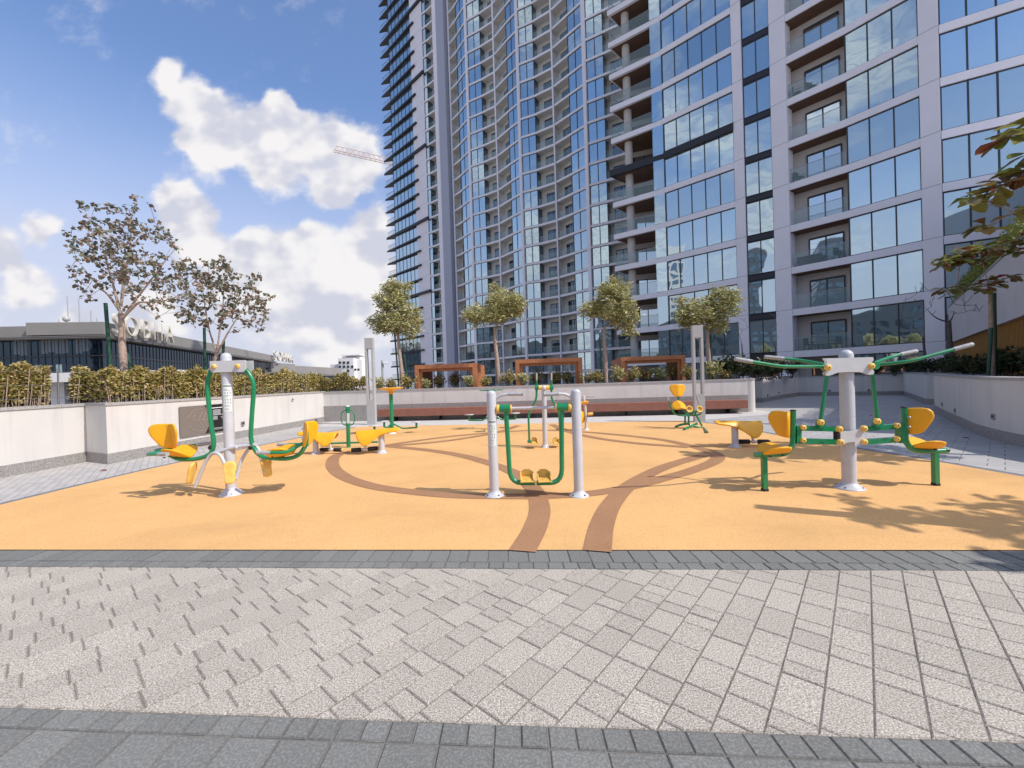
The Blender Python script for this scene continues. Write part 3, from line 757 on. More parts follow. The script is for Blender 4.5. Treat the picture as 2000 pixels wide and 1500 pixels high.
# --- air walker in the middle
def air_walker():
    bl, br = G(966, 969), G(1131, 969); o = (bl + br) / 2
    t = thing('air_walker', o, 'grey double-post air walker with two green swinging legs, front centre of the orange floor', 'exercise machine', 'outdoor gym machines')
    for p, sgn, top in ((bl, 1, 763), (br, -1, 760)):
        hz = D(964 if sgn > 0 else 1123, top, p.y).z
        b = MB(); b.tube([off(p, dz=0.01), off(p, dz=hz - 0.035)], 0.056, n=24, dome=0.04); b.build('post', post_paint, t, o)
        b = MB(); flange(b, p, 0.057); bolts(b, p); b.build('base_flange', [post_paint, dark], t, o)
        hh = hz - 0.09
        b = MB(); b.tube([off(p, sgn * .03, 0, hh - .03), off(p, sgn * .10, -0.01, hh + .035), off(p, sgn * .2, -.02, hh + .045), off(p, sgn * .34, -.03, hh + .04)], 0.017, 0.07, mi=0)
        hd = b.build('handle', post_paint, t, o)
        b = MB(); b.tube([off(p, sgn * .2, -.02, hh + .045), off(p, sgn * .36, -.031, hh + .04)], 0.021, n=12)
        b.tube([off(p, sgn * .36, -.031, hh + .04), off(p, sgn * .372, -.032, hh + .04)], 0.024, n=12); b.tube([off(p, sgn * .2, -.02, hh + .045), off(p, sgn * .212, -.02, hh + .045)], 0.024, n=12)
        b.build('grip', grip, hd, o)
    za = D(1030, 797, (bl.y + br.y) / 2).z
    al, ar = Vector((bl.x, bl.y, za)), Vector((br.x, br.y, za)); d = (ar - al).normalized()
    b = MB(); b.tube([al + d * .05, ar - d * .05], 0.019); b.build('cross_bar', post_paint, t, o)
    for A, s_ in ((al, 1), (ar, -1)):
        e = d * s_
        b = MB(); b.cyl(A + e * .075, e, 0.05, 0.05, 20, bev=0.012); b.build('bearing_cap', paley, t, o)
        b = MB(); b.cyl(A + e * .228, e, 0.046, 0.012, 20); b.build('bearing_ring', paley, t, o)
        b = MB(); b.cyl(A + e * .16, e, 0.05, 0.12, 20)
        q = A + e * .165
        w = 0.125; zb = 0.155
        b.tube([q, off(q, dz=-0.3) + e * 0.012, Vector((q.x, q.y, zb)) + e * .025 , Vector((q.x, q.y, zb)) + e * (.315)], 0.028, 0.16, n=14, cap=True)
        b.build('swing_leg', green, t, o)
        c = Vector((q.x, q.y, zb + 0.028)) + e * .225 + Vector((0, 0.02, 0))
        pedal_box(t, o, c, 0.0, .145, .25)
    label_on_post(t, o, bl, 0.056, 0.60, 0.90, R(-92), 0.85)
air_walker()

# --- seated leg press on the left
def leg_press():
    o = G(452, 966); Y = o.y
    t = thing('seated_leg_press', o, 'two-seat leg press with yellow foot plates, at the left in front of the signboard', 'exercise machine', 'outdoor gym machines')
    P = lambda x, y, dy=0: D(x, y, Y + dy)
    top = P(449, 690).z
    b = MB(); b.tube([off(o, dz=.01), off(o, dz=top - 0.045)], 0.061, n=24, dome=0.055); b.build('post', post_paint, t, o)
    b = MB(); flange(b, o, 0.062, 0.14, 0.09); bolts(b, o, 0.11); b.build('base_flange', [post_paint, dark], t, o)
    # top bracket: channel with two cheeks
    zt, zb = P(449, 705).z, P(449, 727).z; zc = (zt + zb) / 2
    xl, xr = P(411, 716, -.07).x, P(481, 716, -.07).x
    b = MB()
    for dy in (-.075, .075):
        b.plate([(xl + .03, Y + dy, zb), (xl, Y + dy, zb + .03), (xl, Y + dy, zt), (xr, Y + dy, zt), (xr, Y + dy, zb + .03), (xr - .03, Y + dy, zb)], (0, 1, 0), 0.012)
    b.box(((xl + xr) / 2, Y, zt - .004), ((xr - xl) * .6, .15, .008), 0); b.build('top_bracket', plate_paint, t, o)
    for x, y in ((418, 716), (464, 715)): bolt('bolt', t, o, P(x, y, -.085), (0, -1, 0), 0.03)
    # two hanging frames
    def seat_side(s_):
        if s_ > 0:
            pts = [P(464, 715, 0), P(479, 719), P(497, 746), P(492, 810), P(489, 862), P(506, 893), P(560, 897), P(585, 890), P(598, 868)]
            post = [P(598, 872), P(598, 829)]
            rails = [[P(598, 862, -.0), P(560, 884, -.16), P(505, 884, -.2)], [P(598, 862, .0), P(600, 868, .22), P(545, 868, .24)]]
            sc, bc = P(553, 889), P(598, 868)
            U = Vector((1, 0, .12)); bu = Vector((.12, 0, 1))
        else:
            pts = [P(418, 716, 0), P(412, 724), P(404, 752), P(412, 830), P(419, 868), P(412, 888), P(385, 897), P(350, 898), P(330, 888)]
            post = [P(330, 890), P(331, 833)]
            rails = [[P(331, 880), P(284, 888, -.12), P(325, 887, -.24)], [P(331, 880), P(300, 880, .1), P(408, 866, .24)]]
            sc, bc = P(347, 890), P(328, 872)
            U = Vector((-1, 0, .12)); bu = Vector((-.12, 0, 1))
        b = MB(); b.tube(pts, 0.027, 0.11, n=14)
        b.obox(post[0], post[1], 0.035, 0.05)
        b.build('swing_frame', green, t, o)
        for rp in rails:
            b = MB(); b.tube(rp, 0.021, 0.07, n=12); r_ = b.build('arm_rest', green, t, o)
            e = (rp[-1] - rp[-2]).normalized(); b = MB(); b.tube([rp[-1] - e * .14, rp[-1] + e * .02], 0.0245, n=12); b.build('grip', grip, r_, o)
        V = Vector((0, 1, 0)) if s_ > 0 else Vector((0, -1, 0))
        b = MB(); b.pad(sc - U.normalized() * .16, U, V, SEATO, 0.035, lambda v, u: 0.8 * abs(v) ** 1.2 + (0.03 if u > .2 else 0) * (u - .2) * 5, 0)
        for q in (-.07, .07): b.cyl(sc + Vector((q, -.12, 0)), (0, -1, 0), 0.008, 0.02, 8, 1)
        b.build('seat', [yellow, dark], t, o)
        nb = Vector((-1, 0, .1)) if s_ > 0 else Vector((1, 0, .1))
        fx = 0.5 if s_ > 0 else 0.45
        Vb = Vector((0, -1, 0)) if s_ > 0 else Vector((0, 1, 0))
        if s_ > 0: Vb = Vector((.15, -1, 0))
        else: Vb = Vector((-.98, .2, 0))
        b = MB(); b.pad(bc + Vector((-.03 * s_ + (.0 if s_ > 0 else .05), -.02, -.01)), bu, Vb, HEART if s_ > 0 else [(v * 1.05, u) for v, u in HEART], 0.03, lambda v, u: fx * abs(v), 0)
        Nn = bu.normalized().cross(Vb.normalized())
        b.build('backrest', yellow, t, o)
        if s_ > 0:
            for q in (837, 857):
                b = MB(); b.lathe([(0.0001, .02), (.012, .018), (.017, .006), (.017, 0)], P(592, q, -.06), (-.3, -1, 0), 12); b.build('bolt', lwhite, t, o)
    seat_side(1); seat_side(-1)
    # foot rest frame
    hub = P(452, 874)
    b = MB()
    b.tube([P(462, 872, -.04), P(420, 884, -.05)], 0.024); b.tube([P(452, 874, .0), P(500, 868, .0)], 0.024)
    b.tube([P(381, 952, -.05), P(400, 905, -.05), P(413, 884, -.05), P(430, 886, -.1), P(445, 920, -.12), P(452, 945, -.12)], 0.021, 0.09)
    b.tube([P(462, 935, .02), P(470, 900, .05), P(490, 870, .1), P(505, 873, .1), P(512, 905, .08), P(518, 930, .08)], 0.021, 0.09)
    b.build('foot_frame', post_paint, t, o)
    for p in (P(413, 874, 0), P(491, 874, 0)):
        b = MB(); b.cyl(p, (1, 0, 0), 0.03, 0.06, 12, bev=.008); b.build('buffer', black, t, o)
    foot_plate(t, o, P(449, 923, -.17), (0.25, -1, .28), (-.16, .25, 1), .29, .135)
    foot_plate(t, o, P(374, 924, -.02), (-.95, -.12, .3), (.27, 0, 1), .29, .12)
    foot_plate(t, o, P(521, 912, .04), (.75, -.6, .25), (-.2, .1, 1), .26, .12)
    label_on_post(t, o, o, 0.061, 1.07, 1.42, R(-55), 0.8)
leg_press()

# --- double lever press at the right
def lever_press():
    o = G(1659, 954); Y = o.y
    t = thing('lever_press', o, 'large double-seat lever press with long green handles, at the right of the orange floor', 'exercise machine', 'outdoor gym machines')
    P = lambda x, y, dy=0: D(x, y, Y + dy)
    top = P(1650, 685).z
    b = MB(); b.tube([off(o, dz=.01), off(o, dz=top - 0.05)], 0.07, n=28, dome=0.062); b.build('post', post_paint, t, o)
    b = MB(); flange(b, o, 0.071, 0.15, 0.075); bolts(b, o, 0.122); b.build('base_flange', [post_paint, dark], t, o)
    def outline(pts, dy): return [P(x, y, dy) for x, y in pts]
    up_ = [(1610, 700), (1615, 707), (1612, 716), (1614, 724), (1610, 729), (1614, 734), (1622, 733), (1636, 727.5), (1660, 726.5), (1684, 727), (1697, 732), (1705, 731), (1707, 726), (1701, 718), (1700, 710), (1706, 703), (1704, 697.5), (1655, 699)]
    lo_ = [(1638, 838), (1644, 842), (1662, 842), (1680, 838), (1688, 833), (1692, 838), (1686, 848), (1686, 855), (1691, 864), (1687, 868), (1672, 863), (1656, 864), (1644, 869), (1638, 864), (1642, 856), (1642, 848)]
    for dy, g in ((-.10, 1), (.10, 0)):
        b = MB(); b.plate(outline(up_, dy) if g else outline([(x - 4, y) for x, y in up_], dy), (0, 1, 0), 0.01); b.build('top_plate', plate_paint, t, o)
        b = MB(); b.plate(outline(lo_, dy), (0, 1, 0), 0.01); b.build('centre_plate', plate_paint, t, o)
    # levers
    for s_, piv, rod_lo in ((-1, (1617.6, 717.7), (1602.5, 822)), (1, (1702, 715), (1713, 820))):
        b = MB(); q = P(*piv); b.cyl(q, (0, 1, 0), 0.04, 0.13, 16)
        e = P(piv[0] + s_ * 3, piv[1] - 2)
        if s_ < 0:
            L1 = [e, P(1526, 716, -.16), P(1469, 706.5, -.2), P(1436, 701, -.22)]; L2 = [P(1608, 712), P(1560, 703, .18), P(1531, 700.5, .22), P(1494, 697, .26)]
        else:
            L1 = [e, P(1776, 706, -.16), P(1862, 682.5, -.2), P(1899, 672.5, -.22)]; L2 = [P(1708, 709), P(1735, 699, .18), P(1758, 692, .22), P(1790, 685.5, .26)]
        for L_ in (L1, L2): b.tube(L_[:3], 0.019, 0.1, n=12)
        lev = b.build('lever', green, t, o)
        for L_ in (L1, L2):
            b = MB(); b.tube([L_[2], L_[3]], 0.0225, n=12, dome=.008)
            for k in range(6): b.tube([L_[2].lerp(L_[3], .15 + k * .13), L_[2].lerp(L_[3], .2 + k * .13)], 0.0245, n=12)
            b.build('grip', grip, lev, o)
        b = MB(); b.tube([P(piv[0] + s_ * -0 , piv[1]), P(*rod_lo)], 0.021); b.build('push_rod', green, t, o)
        b = MB(); b.plate([P(rod_lo[0] - 7, rod_lo[1] + 14, -.03), P(rod_lo[0] + 8, rod_lo[1] + 14, -.03), P(rod_lo[0] + 6, rod_lo[1] - 1, -.03), P(rod_lo[0] - 5, rod_lo[1] - 1, -.03)], (0, 1, 0), .06)
        b.build('lug', green, t, o)
        bolt('bolt', t, o, P(piv[0], piv[1], -.115), (0, -1, 0), 0.033); bolt('bolt', t, o, P(rod_lo[0] + 1, rod_lo[1] + 3, -.075), (0, -1, 0), 0.034)
    for x, y in ((1640, 838), (1687.8, 837), (1642, 864), (1688, 863)): bolt('bolt', t, o, P(x, y, -.115), (0, -1, 0), 0.033)
    # parallel bars, uprights, seats
    for s_ in (-1, 1):
        xa = (1641, 1553) if s_ < 0 else (1688, 1761)
        for yy, ye in ((838, 836), (863, 861)) if s_ < 0 else ((837, 832), (863, 858)):
            b = MB(); b.obox(P(xa[0], yy), P(xa[1], ye), 0.06, 0.055); b.build('parallel_bar', green, t, o)
        xu = 1557 if s_ < 0 else 1758
        b = MB(); b.obox(P(xu, 833), P(xu, 865), 0.075, 0.05); b.build('upright_link', green, t, o)
        if s_ < 0:
            b = MB(); b.box(P(1634, 850), (.07, .05, .13), 0, bev=.02); b.build('buffer', black, t, o)
        for yy in ((835, 860) if s_ < 0 else (831, 857.5)):
            bolt('bolt', t, o, P(1569 if s_ < 0 else 1752, yy, -.045), (0, -1, 0), 0.029)
        if s_ < 0: pts = [P(1549, 803), P(1549, 850), P(1548, 872), P(1534, 887), P(1505, 888), P(1474, 888)]
        else: pts = [P(1766, 797), P(1767, 845), P(1769, 864), P(1783, 880), P(1810, 882), P(1850, 880)]
        b = MB(); b.tube(pts, 0.03, 0.13, n=14); sp_ = b.build('seat_post', green, t, o)
        b = MB(); q = pts[0]; b.cyl(off(q, dz=.008), (0, 0, 1), .032, .016, 14, bev=.006); b.build('end_cap', black, sp_, o)
        ft = (P(1492, 890), P(1495, 953)) if s_ < 0 else (P(1826, 884), P(1826, 951))
        f0 = Vector((ft[0].x, ft[0].y, 0.03))
        b = MB(); b.obox(ft[0], f0, 0.05, 0.05); lg = b.build('foot_leg', green, t, o)
        b = MB(); b.box((f0.x, f0.y, 0.018), (.062, .062, .034), 0, bev=.006); b.build('rubber_foot', black, lg, o)
        U = Vector((s_, 0, -.1 if s_ > 0 else -.06))
        sc = P(1524, 884) if s_ < 0 else P(1793, 873)
        V = Vector((0, s_, 0))
        b = MB(); b.pad(sc - U * .07, U, V, [(v * .9, u * .95) for v, u in SEATO], 0.035, lambda v, u: 0.75 * abs(v) ** 1.2, 0)
        for k in (.06, .2): b.cyl(sc + U * k + Vector((0, -.135, .0)), (0, -1, 0), 0.009, 0.03, 8, 1)
        b.build('seat', [yellow, dark], t, o)
        bc = P(1546, 853) if s_ < 0 else P(1769, 846)
        bu = Vector((-s_ * .05, 0, 1)); Vb = Vector((0, -s_, 0))
        b = MB(); b.pad(bc + Vector((s_ * .035, 0, 0)), bu, Vb, [(v * .82, u * .93) for v, u in HEART], 0.034, lambda v, u: -0.0 + 0.75 * abs(v), 0); b.build('backrest', yellow, t, o)
        if s_ > 0:
            for q in (815, 834):
                b = MB(); b.lathe([(0.0001, .03), (.012, .028), (.016, .006), (.016, 0)], P(1775, q, -.10), (-.5, -1, 0), 12); b.build('bolt', steel, t, o)
lever_press()

# --- single-post cross trainer behind the air walker
def cross_trainer():
    o = G(1065, 874); Y = o.y
    t = thing('cross_trainer', o, 'slim single-post strider with two green bent arms, behind the grey double-post walker', 'exercise machine', 'outdoor gym machines')
    P = lambda x, y, dy=0: D(x, y, Y + dy)
    b = MB(); b.tube([off(o, dz=.01), P(1062.5, 764)], 0.048, n=20); b.sphere(P(1062, 758), 0.065); b.build('post', post_paint, t, o)
    b = MB(); flange(b, o, 0.05, 0.09, .06); bolts(b, o, 0.075); b.build('base_flange', [post_paint, dark], t, o)
    b = MB(); b.tube([P(1052, 757), P(1073, 757)], 0.045, n=16); b.build('bearing_cap', paley, t, o)
    for pts, pc, gx in (([P(1048, 750), P(1048, 779), P(1040, 795), P(1032, 808), P(1034, 862)], P(1044, 862), 1048), ([P(1077, 750), P(1077, 779), P(1085, 793), P(1092, 806), P(1095, 860)], P(1086, 862), 1077)):
        b = MB(); b.tube(pts, 0.021, 0.09, n=12); b.cyl(P(gx, 757), (1, 0, 0), .045, .075, 16); b.tube([P(gx, 752), P(gx, 742)], 0.016)
        b.box(pts[-1], (.08, .1, .05), 0, bev=.01)
        a = b.build('swing_arm', green, t, o)
        b = MB(); b.tube([P(gx, 743), P(gx, 729)], 0.017, n=10, dome=.008); b.build('grip', grip, a, o)
        pedal_box(t, o, off(pc, dy=-.03, dz=-.03), 0, .11, .27)
cross_trainer()

# --- yellow saddle benches with foot rollers
def saddle_bench(px, py, s_, scale, label, ydir=0.0):
    o = G(px, py)
    t = thing('saddle_bench', o, label, 'exercise bench', 'yellow saddle benches')
    def T(x, y, z):     # local: x along the board towards its narrow end
        c, s2 = math.cos(ydir), math.sin(ydir); x *= s_
        return o + Vector((x * c - y * s2, x * s2 + y * c, z)) * scale
    b = MB(); b.tube([T(0, 0, .01), T(0, 0, .40)], 0.058 * scale, n=20); b.build('post', post_paint, t, o)
    b = MB(); flange(b, o, 0.06 * scale, 0.11 * scale, .06); bolts(b, o, 0.085 * scale); b.build('base_flange', [post_paint, dark], t, o)
    OUT = [(0, .38), (.05, .375), (.08, .34), (.09, .25), (.10, .12), (.12, 0), (.165, -.1), (.215, -.2), (.235, -.28), (.22, -.35), (.175, -.42), (.11, -.465), (.05, -.48), (0, -.48)]
    OUT = OUT + [(-v, u) for v, u in reversed(OUT[1:-1])]
    org = T(0, 0, .43); U = T(1, 0, 0) - T(0, 0, 0); V = T(0, s_, 0) - T(0, 0, 0)
    U = U + Vector((0, 0, .05)); U.normalize(); V = V + Vector((0, 0, .22 * s_))
    b = MB(); b.pad(org, U, V, [(v * scale, u * scale) for v, u in OUT], .035 * scale,
                    lambda v, u: (-3.6 * v * v * (1.0 if u < 0 else .4) + (.25 * max(0, -u - .3) ** 1.5) + .03 * math.cos(min(1.5, abs(v) * 14)))), b.build('board', yellow, t, o)
    b = MB(); b.tube([T(-.28, 0, .38), T(-.29, 0, .27), T(-.33, 0, .12), T(-.34, 0, .09)], 0.021 * scale, .05); b.build('roller_arm', plate_paint, t, o)
    b = MB()
    ax = (T(.42, 1, 0) - T(0, 0, 0)); ax.z = 0; ax.normalize(); c = T(-.34, 0, .085); ax = Vector((1, .28 * s_, 0)).normalized()
    b.tube([c - ax * .24, c + ax * .24], 0.02 * scale, mi=1)
    for k in (-1, 1): b.cyl(c + ax * k * .155, ax, 0.043 * scale, 0.19, 16, 0, bev=.012)
    b.cyl(c, ax, .03, .08, 14, 1, bev=.01)
    b.cyl(c + ax * .26, ax, .035, .02, 14, 2, bev=.006); b.cyl(c - ax * .26, ax, .035, .02, 14, 2, bev=.006)
    b.build('foot_roller', [black, plate_paint, paley], t, o)
saddle_bench(746, 885, 1, 1.0, 'yellow saddle bench with black foot rollers, just left of centre, nearest of the left pair')
saddle_bench(617, 887, -1, .92, 'yellow saddle bench partly hidden behind the right seat of the leg press')
saddle_bench(1436, 873, -1, 1.0, 'yellow saddle bench on a grey post, just left of the lever press')

# --- slim green post with looped handles
def loop_post():
    o = G(681, 874); Y = o.y
    t = thing('stretch_post', o, 'short green post with two looped handles, left of the front yellow saddle bench', 'exercise machine', 'outdoor gym machines')
    P = lambda x, y, dy=0: D(x, y, Y + dy)
    b = MB(); b.tube([off(o, dz=0), P(679, 796)], 0.043, n=18); b.cyl(P(679, 797), (0, 0, 1), .05, .07, 18); b.build('post', green, t, o)
    b = MB(); b.lathe([(.001, .025), (.03, .02), (.045, .004), (.045, 0)], P(679, 794), n=16); b.build('cap', lwhite, t, o)
    for s_ in (-1, 1):
        x = 679.5
        b = MB(); b.tube([P(x + s_ * 3, 801), P(x + s_ * 10, 803), P(x + s_ * 13, 809), P(x + s_ * 13, 822), P(x + s_ * 10, 829), P(x + s_ * 3, 831)], 0.012, .04, n=8); b.build('loop_handle', green, t, o)
    b = MB(); b.tube([P(643, 866), P(738, 863)], .02); b.build('low_bar', green, t, o)
    b = MB(); b.lathe([(.02, -.02), (.045, -.015), (.045, .015), (.02, .02)], P(644, 866), (.3, -1, 0), 14); b.build('bar_knob', green, t, o)
    b = MB(); b.plate([P(677.5, 827, -.047), P(682.8, 827, -.047), P(682.6, 807, -.047), P(677.3, 807, -.047)], (0, 1, 0), .003); b.build('sticker', lwhite, t, o)
loop_post()

# --- twisters
def twister(px, py, topy, rad, label, ycol, spokes, z0=.3):
    o = G(px, py); Y = o.y
    t = thing('waist_twister', o, label, 'exercise machine', 'outdoor gym machines')
    h = D(px - 2, topy, Y).z
    b = MB(); b.tube([off(o, dz=.01), off(o, dz=h - .12)], 0.052 if ycol else .04, n=20); b.build('post', green, t, o)
    b = MB(); flange(b, o, 0.055, 0.11, .05); bolts(b, o, .085); b.build('base_flange', [lwhite, dark], t, o)
    b = MB()
    if ycol: b.lathe([(.055, -.16), (.07, -.12), (.05, -.10), (.10, -.07), (rad * .8, -.03), (rad, -.012), (rad + .01, 0), (rad, .012), (rad * .8, .005), (.12, -.02), (.001, -.015)], off(o, dz=h), n=30)
    else: b.lathe([(.04, -.13), (.05, -.06), (rad * .45, -.02), (rad * .5, 0), (.001, .01)], off(o, dz=h), n=24); b.lathe([(rad - .02, -.012), (rad, -.006), (rad, .006), (rad - .02, .012), (rad - .04, 0), (rad - .02, -.012)], off(o, dz=h), n=30, mi=0); [b.tube([off(o, dz=h), off(o, rad * .97 * math.cos(a), rad * .97 * math.sin(a), h)], .01, n=8) for a in (0, 2.09, 4.19)]
    b.build('top_wheel', yellow if ycol else green, t, o)
    for a in spokes:
        d = Vector((math.cos(a), math.sin(a), 0))
        b = MB(); b.tube([off(o, dz=z0 - .03) + d * .04, off(o, dz=z0 - .17) + d * .28, off(o, dz=z0 - .16) + d * .68], .022, .05); b.tube([off(o, dz=z0 - .17) + d * .66, off(o, dz=z0 - .03) + d * .66], .03); b.build('arm', green, t, o)
        b = MB(); b.lathe([(.02, -.02), (.13, -.008), (.135, 0), (.13, .01), (.001, .012)], off(o, dz=z0) + d * .66, n=20); b.build('foot_disc', plate_paint, t, o)
twister(766, 847, 758, .33, 'green twister topped by a wide yellow dish, left, in front of the bench', True, (R(5), R(125), R(245)))
twister(962, 838, 762, .33, 'green twister with a thin flat wheel, behind the left post of the air walker', False, (R(8), R(172), R(270)), .42)

# --- small seated machines at the back
def bike():
    o = G(1145, 840); Y = o.y
    t = thing('exercise_bike', o, 'grey and yellow pedalling machine, mostly hidden behind the right post of the air walker', 'exercise machine', 'outdoor gym machines')
    P = lambda x, y, dy=0: D(x, y, Y + dy)
    b = MB(); b.tube([off(o, dz=.01), P(1144, 815), P(1143, 795), P(1139, 773)], 0.035, .1); b.build('post', plate_paint, t, o)
    b = MB(); flange(b, o, .045, .09, .05); b.build('base_flange', plate_paint, t, o)
    b = MB(); b.tube([P(1126, 775, .1), P(1140, 774), P(1160, 774, .05)], .014); hb = b.build('handlebar', plate_paint, t, o)
    b = MB(); b.tube([P(1146, 774, .0), P(1161, 774, .05)], .02); b.build('grip', grip, hb, o)
    b = MB(); b.pad(P(1128, 792), (1, 0, .25), (0, 1, 0), [(v, u) for v, u in SEATO], .03, lambda v, u: .3 * abs(v)); b.build('seat', yellow, t, o)
    b = MB(); b.lathe([(.001, -.03), (.15, -.02), (.16, 0), (.15, .02), (.001, .03)], P(1137, 815, -.05), (.85, -.5, 0), 20); b.build('wheel_cover', yellow, t, o)
    for x, dy in ((1152, -.08), (1124, .1)):
        b = MB(); b.tube([P(x - 4, 809, dy), P(x + 6, 808, dy)], .04, n=12); b.build('pedal', paley, t, o)
bike()
def rider():
    o = G(1350, 836); Y = o.y
    t = thing('rider_machine', o, 'small green rowing rider with a yellow heart-shaped backrest, in front of the right lamp column', 'exercise machine', 'outdoor gym machines')
    P = lambda x, y, dy=0: D(x, y, Y + dy)
    b = MB(); b.pad(P(1325.5, 774, .1), (0, .12, 1), (1, 0, 0), [(v * .98, u) for v, u in HEART], .035, lambda v, u: .25 * abs(v)); b.build('backrest', yellow, t, o)
    b = MB(); b.tube([P(1325, 774, .14), P(1325, 786, .14), P(1334, 797, .05), P(1344, 812)], .026, .05); b.build('seat_post', green, t, o)
    b = MB(); b.pad(P(1332, 797, -.12), (-.05, .55, .5), (1, 0, 0), [(v * .95, u * .9) for v, u in SEATO], .035, lambda v, u: .5 * abs(v)); b.build('seat', yellow, t, o)
    b = MB(); b.tube([P(1306, 782, -.1), P(1313, 803, -.08), P(1321, 810.5), P(1336, 812), P(1366, 811), P(1371, 803, -.08), P(1367, 792, -.1)], .02, .12, n=10)
    hd = b.build('handle_bar', green, t, o)
    for a, c in (((1302.5, 774, -.1), (1306, 783, -.1)), ((1360, 772.5, -.1), (1367, 793, -.1))):
        b = MB(); b.tube([P(*a), P(*c)], .019, n=10); b.build('grip', grip, hd, o)
    for x in (1346, 1366):
        b = MB(); b.lathe([(.04, -.05), (.075, .0), (.085, .02), (.07, .02), (.05, .0)], P(x, 799, -.2), (0.1, -1, .25), 16)
        b.box(P(x, 802, -.17), (.11, .05, .05), 0, 0, bev=.01); b.build('foot_cup', paley, t, o)
    b = MB()
    b.tube([P(1344, 806, -.1), P(1356, 804, -.1), P(1368, 803, -.1)], .028)
    for p in ([(1338, 812, .05), (1338, 830, .05)], [(1345, 812, .05), (1345, 830, .05)], [(1357, 806, -.05), (1366, 822, 0), (1371, 832, 0)]):
        b.tube([P(*q) for q in p], .022, .03)
    b.build('frame', green, t, o)
    gl = lambda x, y: G(x, y, .03)
    for a, c, d in ((gl(1318.5, 834), P(1330, 829), P(1347, 827)), (gl(1336, 838.5), P(1350, 832), P(1362, 827)), (gl(1381, 844), P(1374, 836), P(1347, 830))):
        b = MB(); b.tube([a, c, d], .028, .1); b.build('base_leg', green, t, o)
rider()
# ------------------------------------------------------------------ bench, signs, lamps, pergolas
def bench():
    a = Vector((-4.9, 14.98)); c = Vector((7.75, 13.62)); d = (c - a).normalized(); n = Vector((-d.y, d.x)); o = Vector((1.4, 14.6, 0))
    t = thing('timber_bench', o, 'long red-brown timber bench running along the back wall', 'bench')
    L_ = (c - a).length
    def pl(s0, s1, t0, t1): return [tuple(a + d * s + n * w) for s, w in ((s0, t0), (s1, t0), (s1, t1), (s0, t1))]
    b = MB()
    for k in range(4): b.prism(pl(0, L_, .03 + k * .13, .15 + k * .13), .405, .445)
    b.build('seat_slats', benchw, t, o)
    b = MB(); b.prism(pl(0, L_, 0, .028), .18, .44); b.build('front_board', benchw, t, o)
    b = MB(); b.prism(pl(-.025, -.002, 0, .55), .18, .44); b.build('end_board', benchw, t, o)
    b = MB(); b.prism(pl(L_ + .002, L_ + .03, 0, .55), .18, .44); b.build('end_board', benchw, t, o)
    for k in range(8):
        s = .5 + k * (L_ - 1.0) / 7
        b = MB(); b.prism(pl(s, s + .06, .12, .5), 0, .4); b.build('support', frame_d, t, o)
bench()

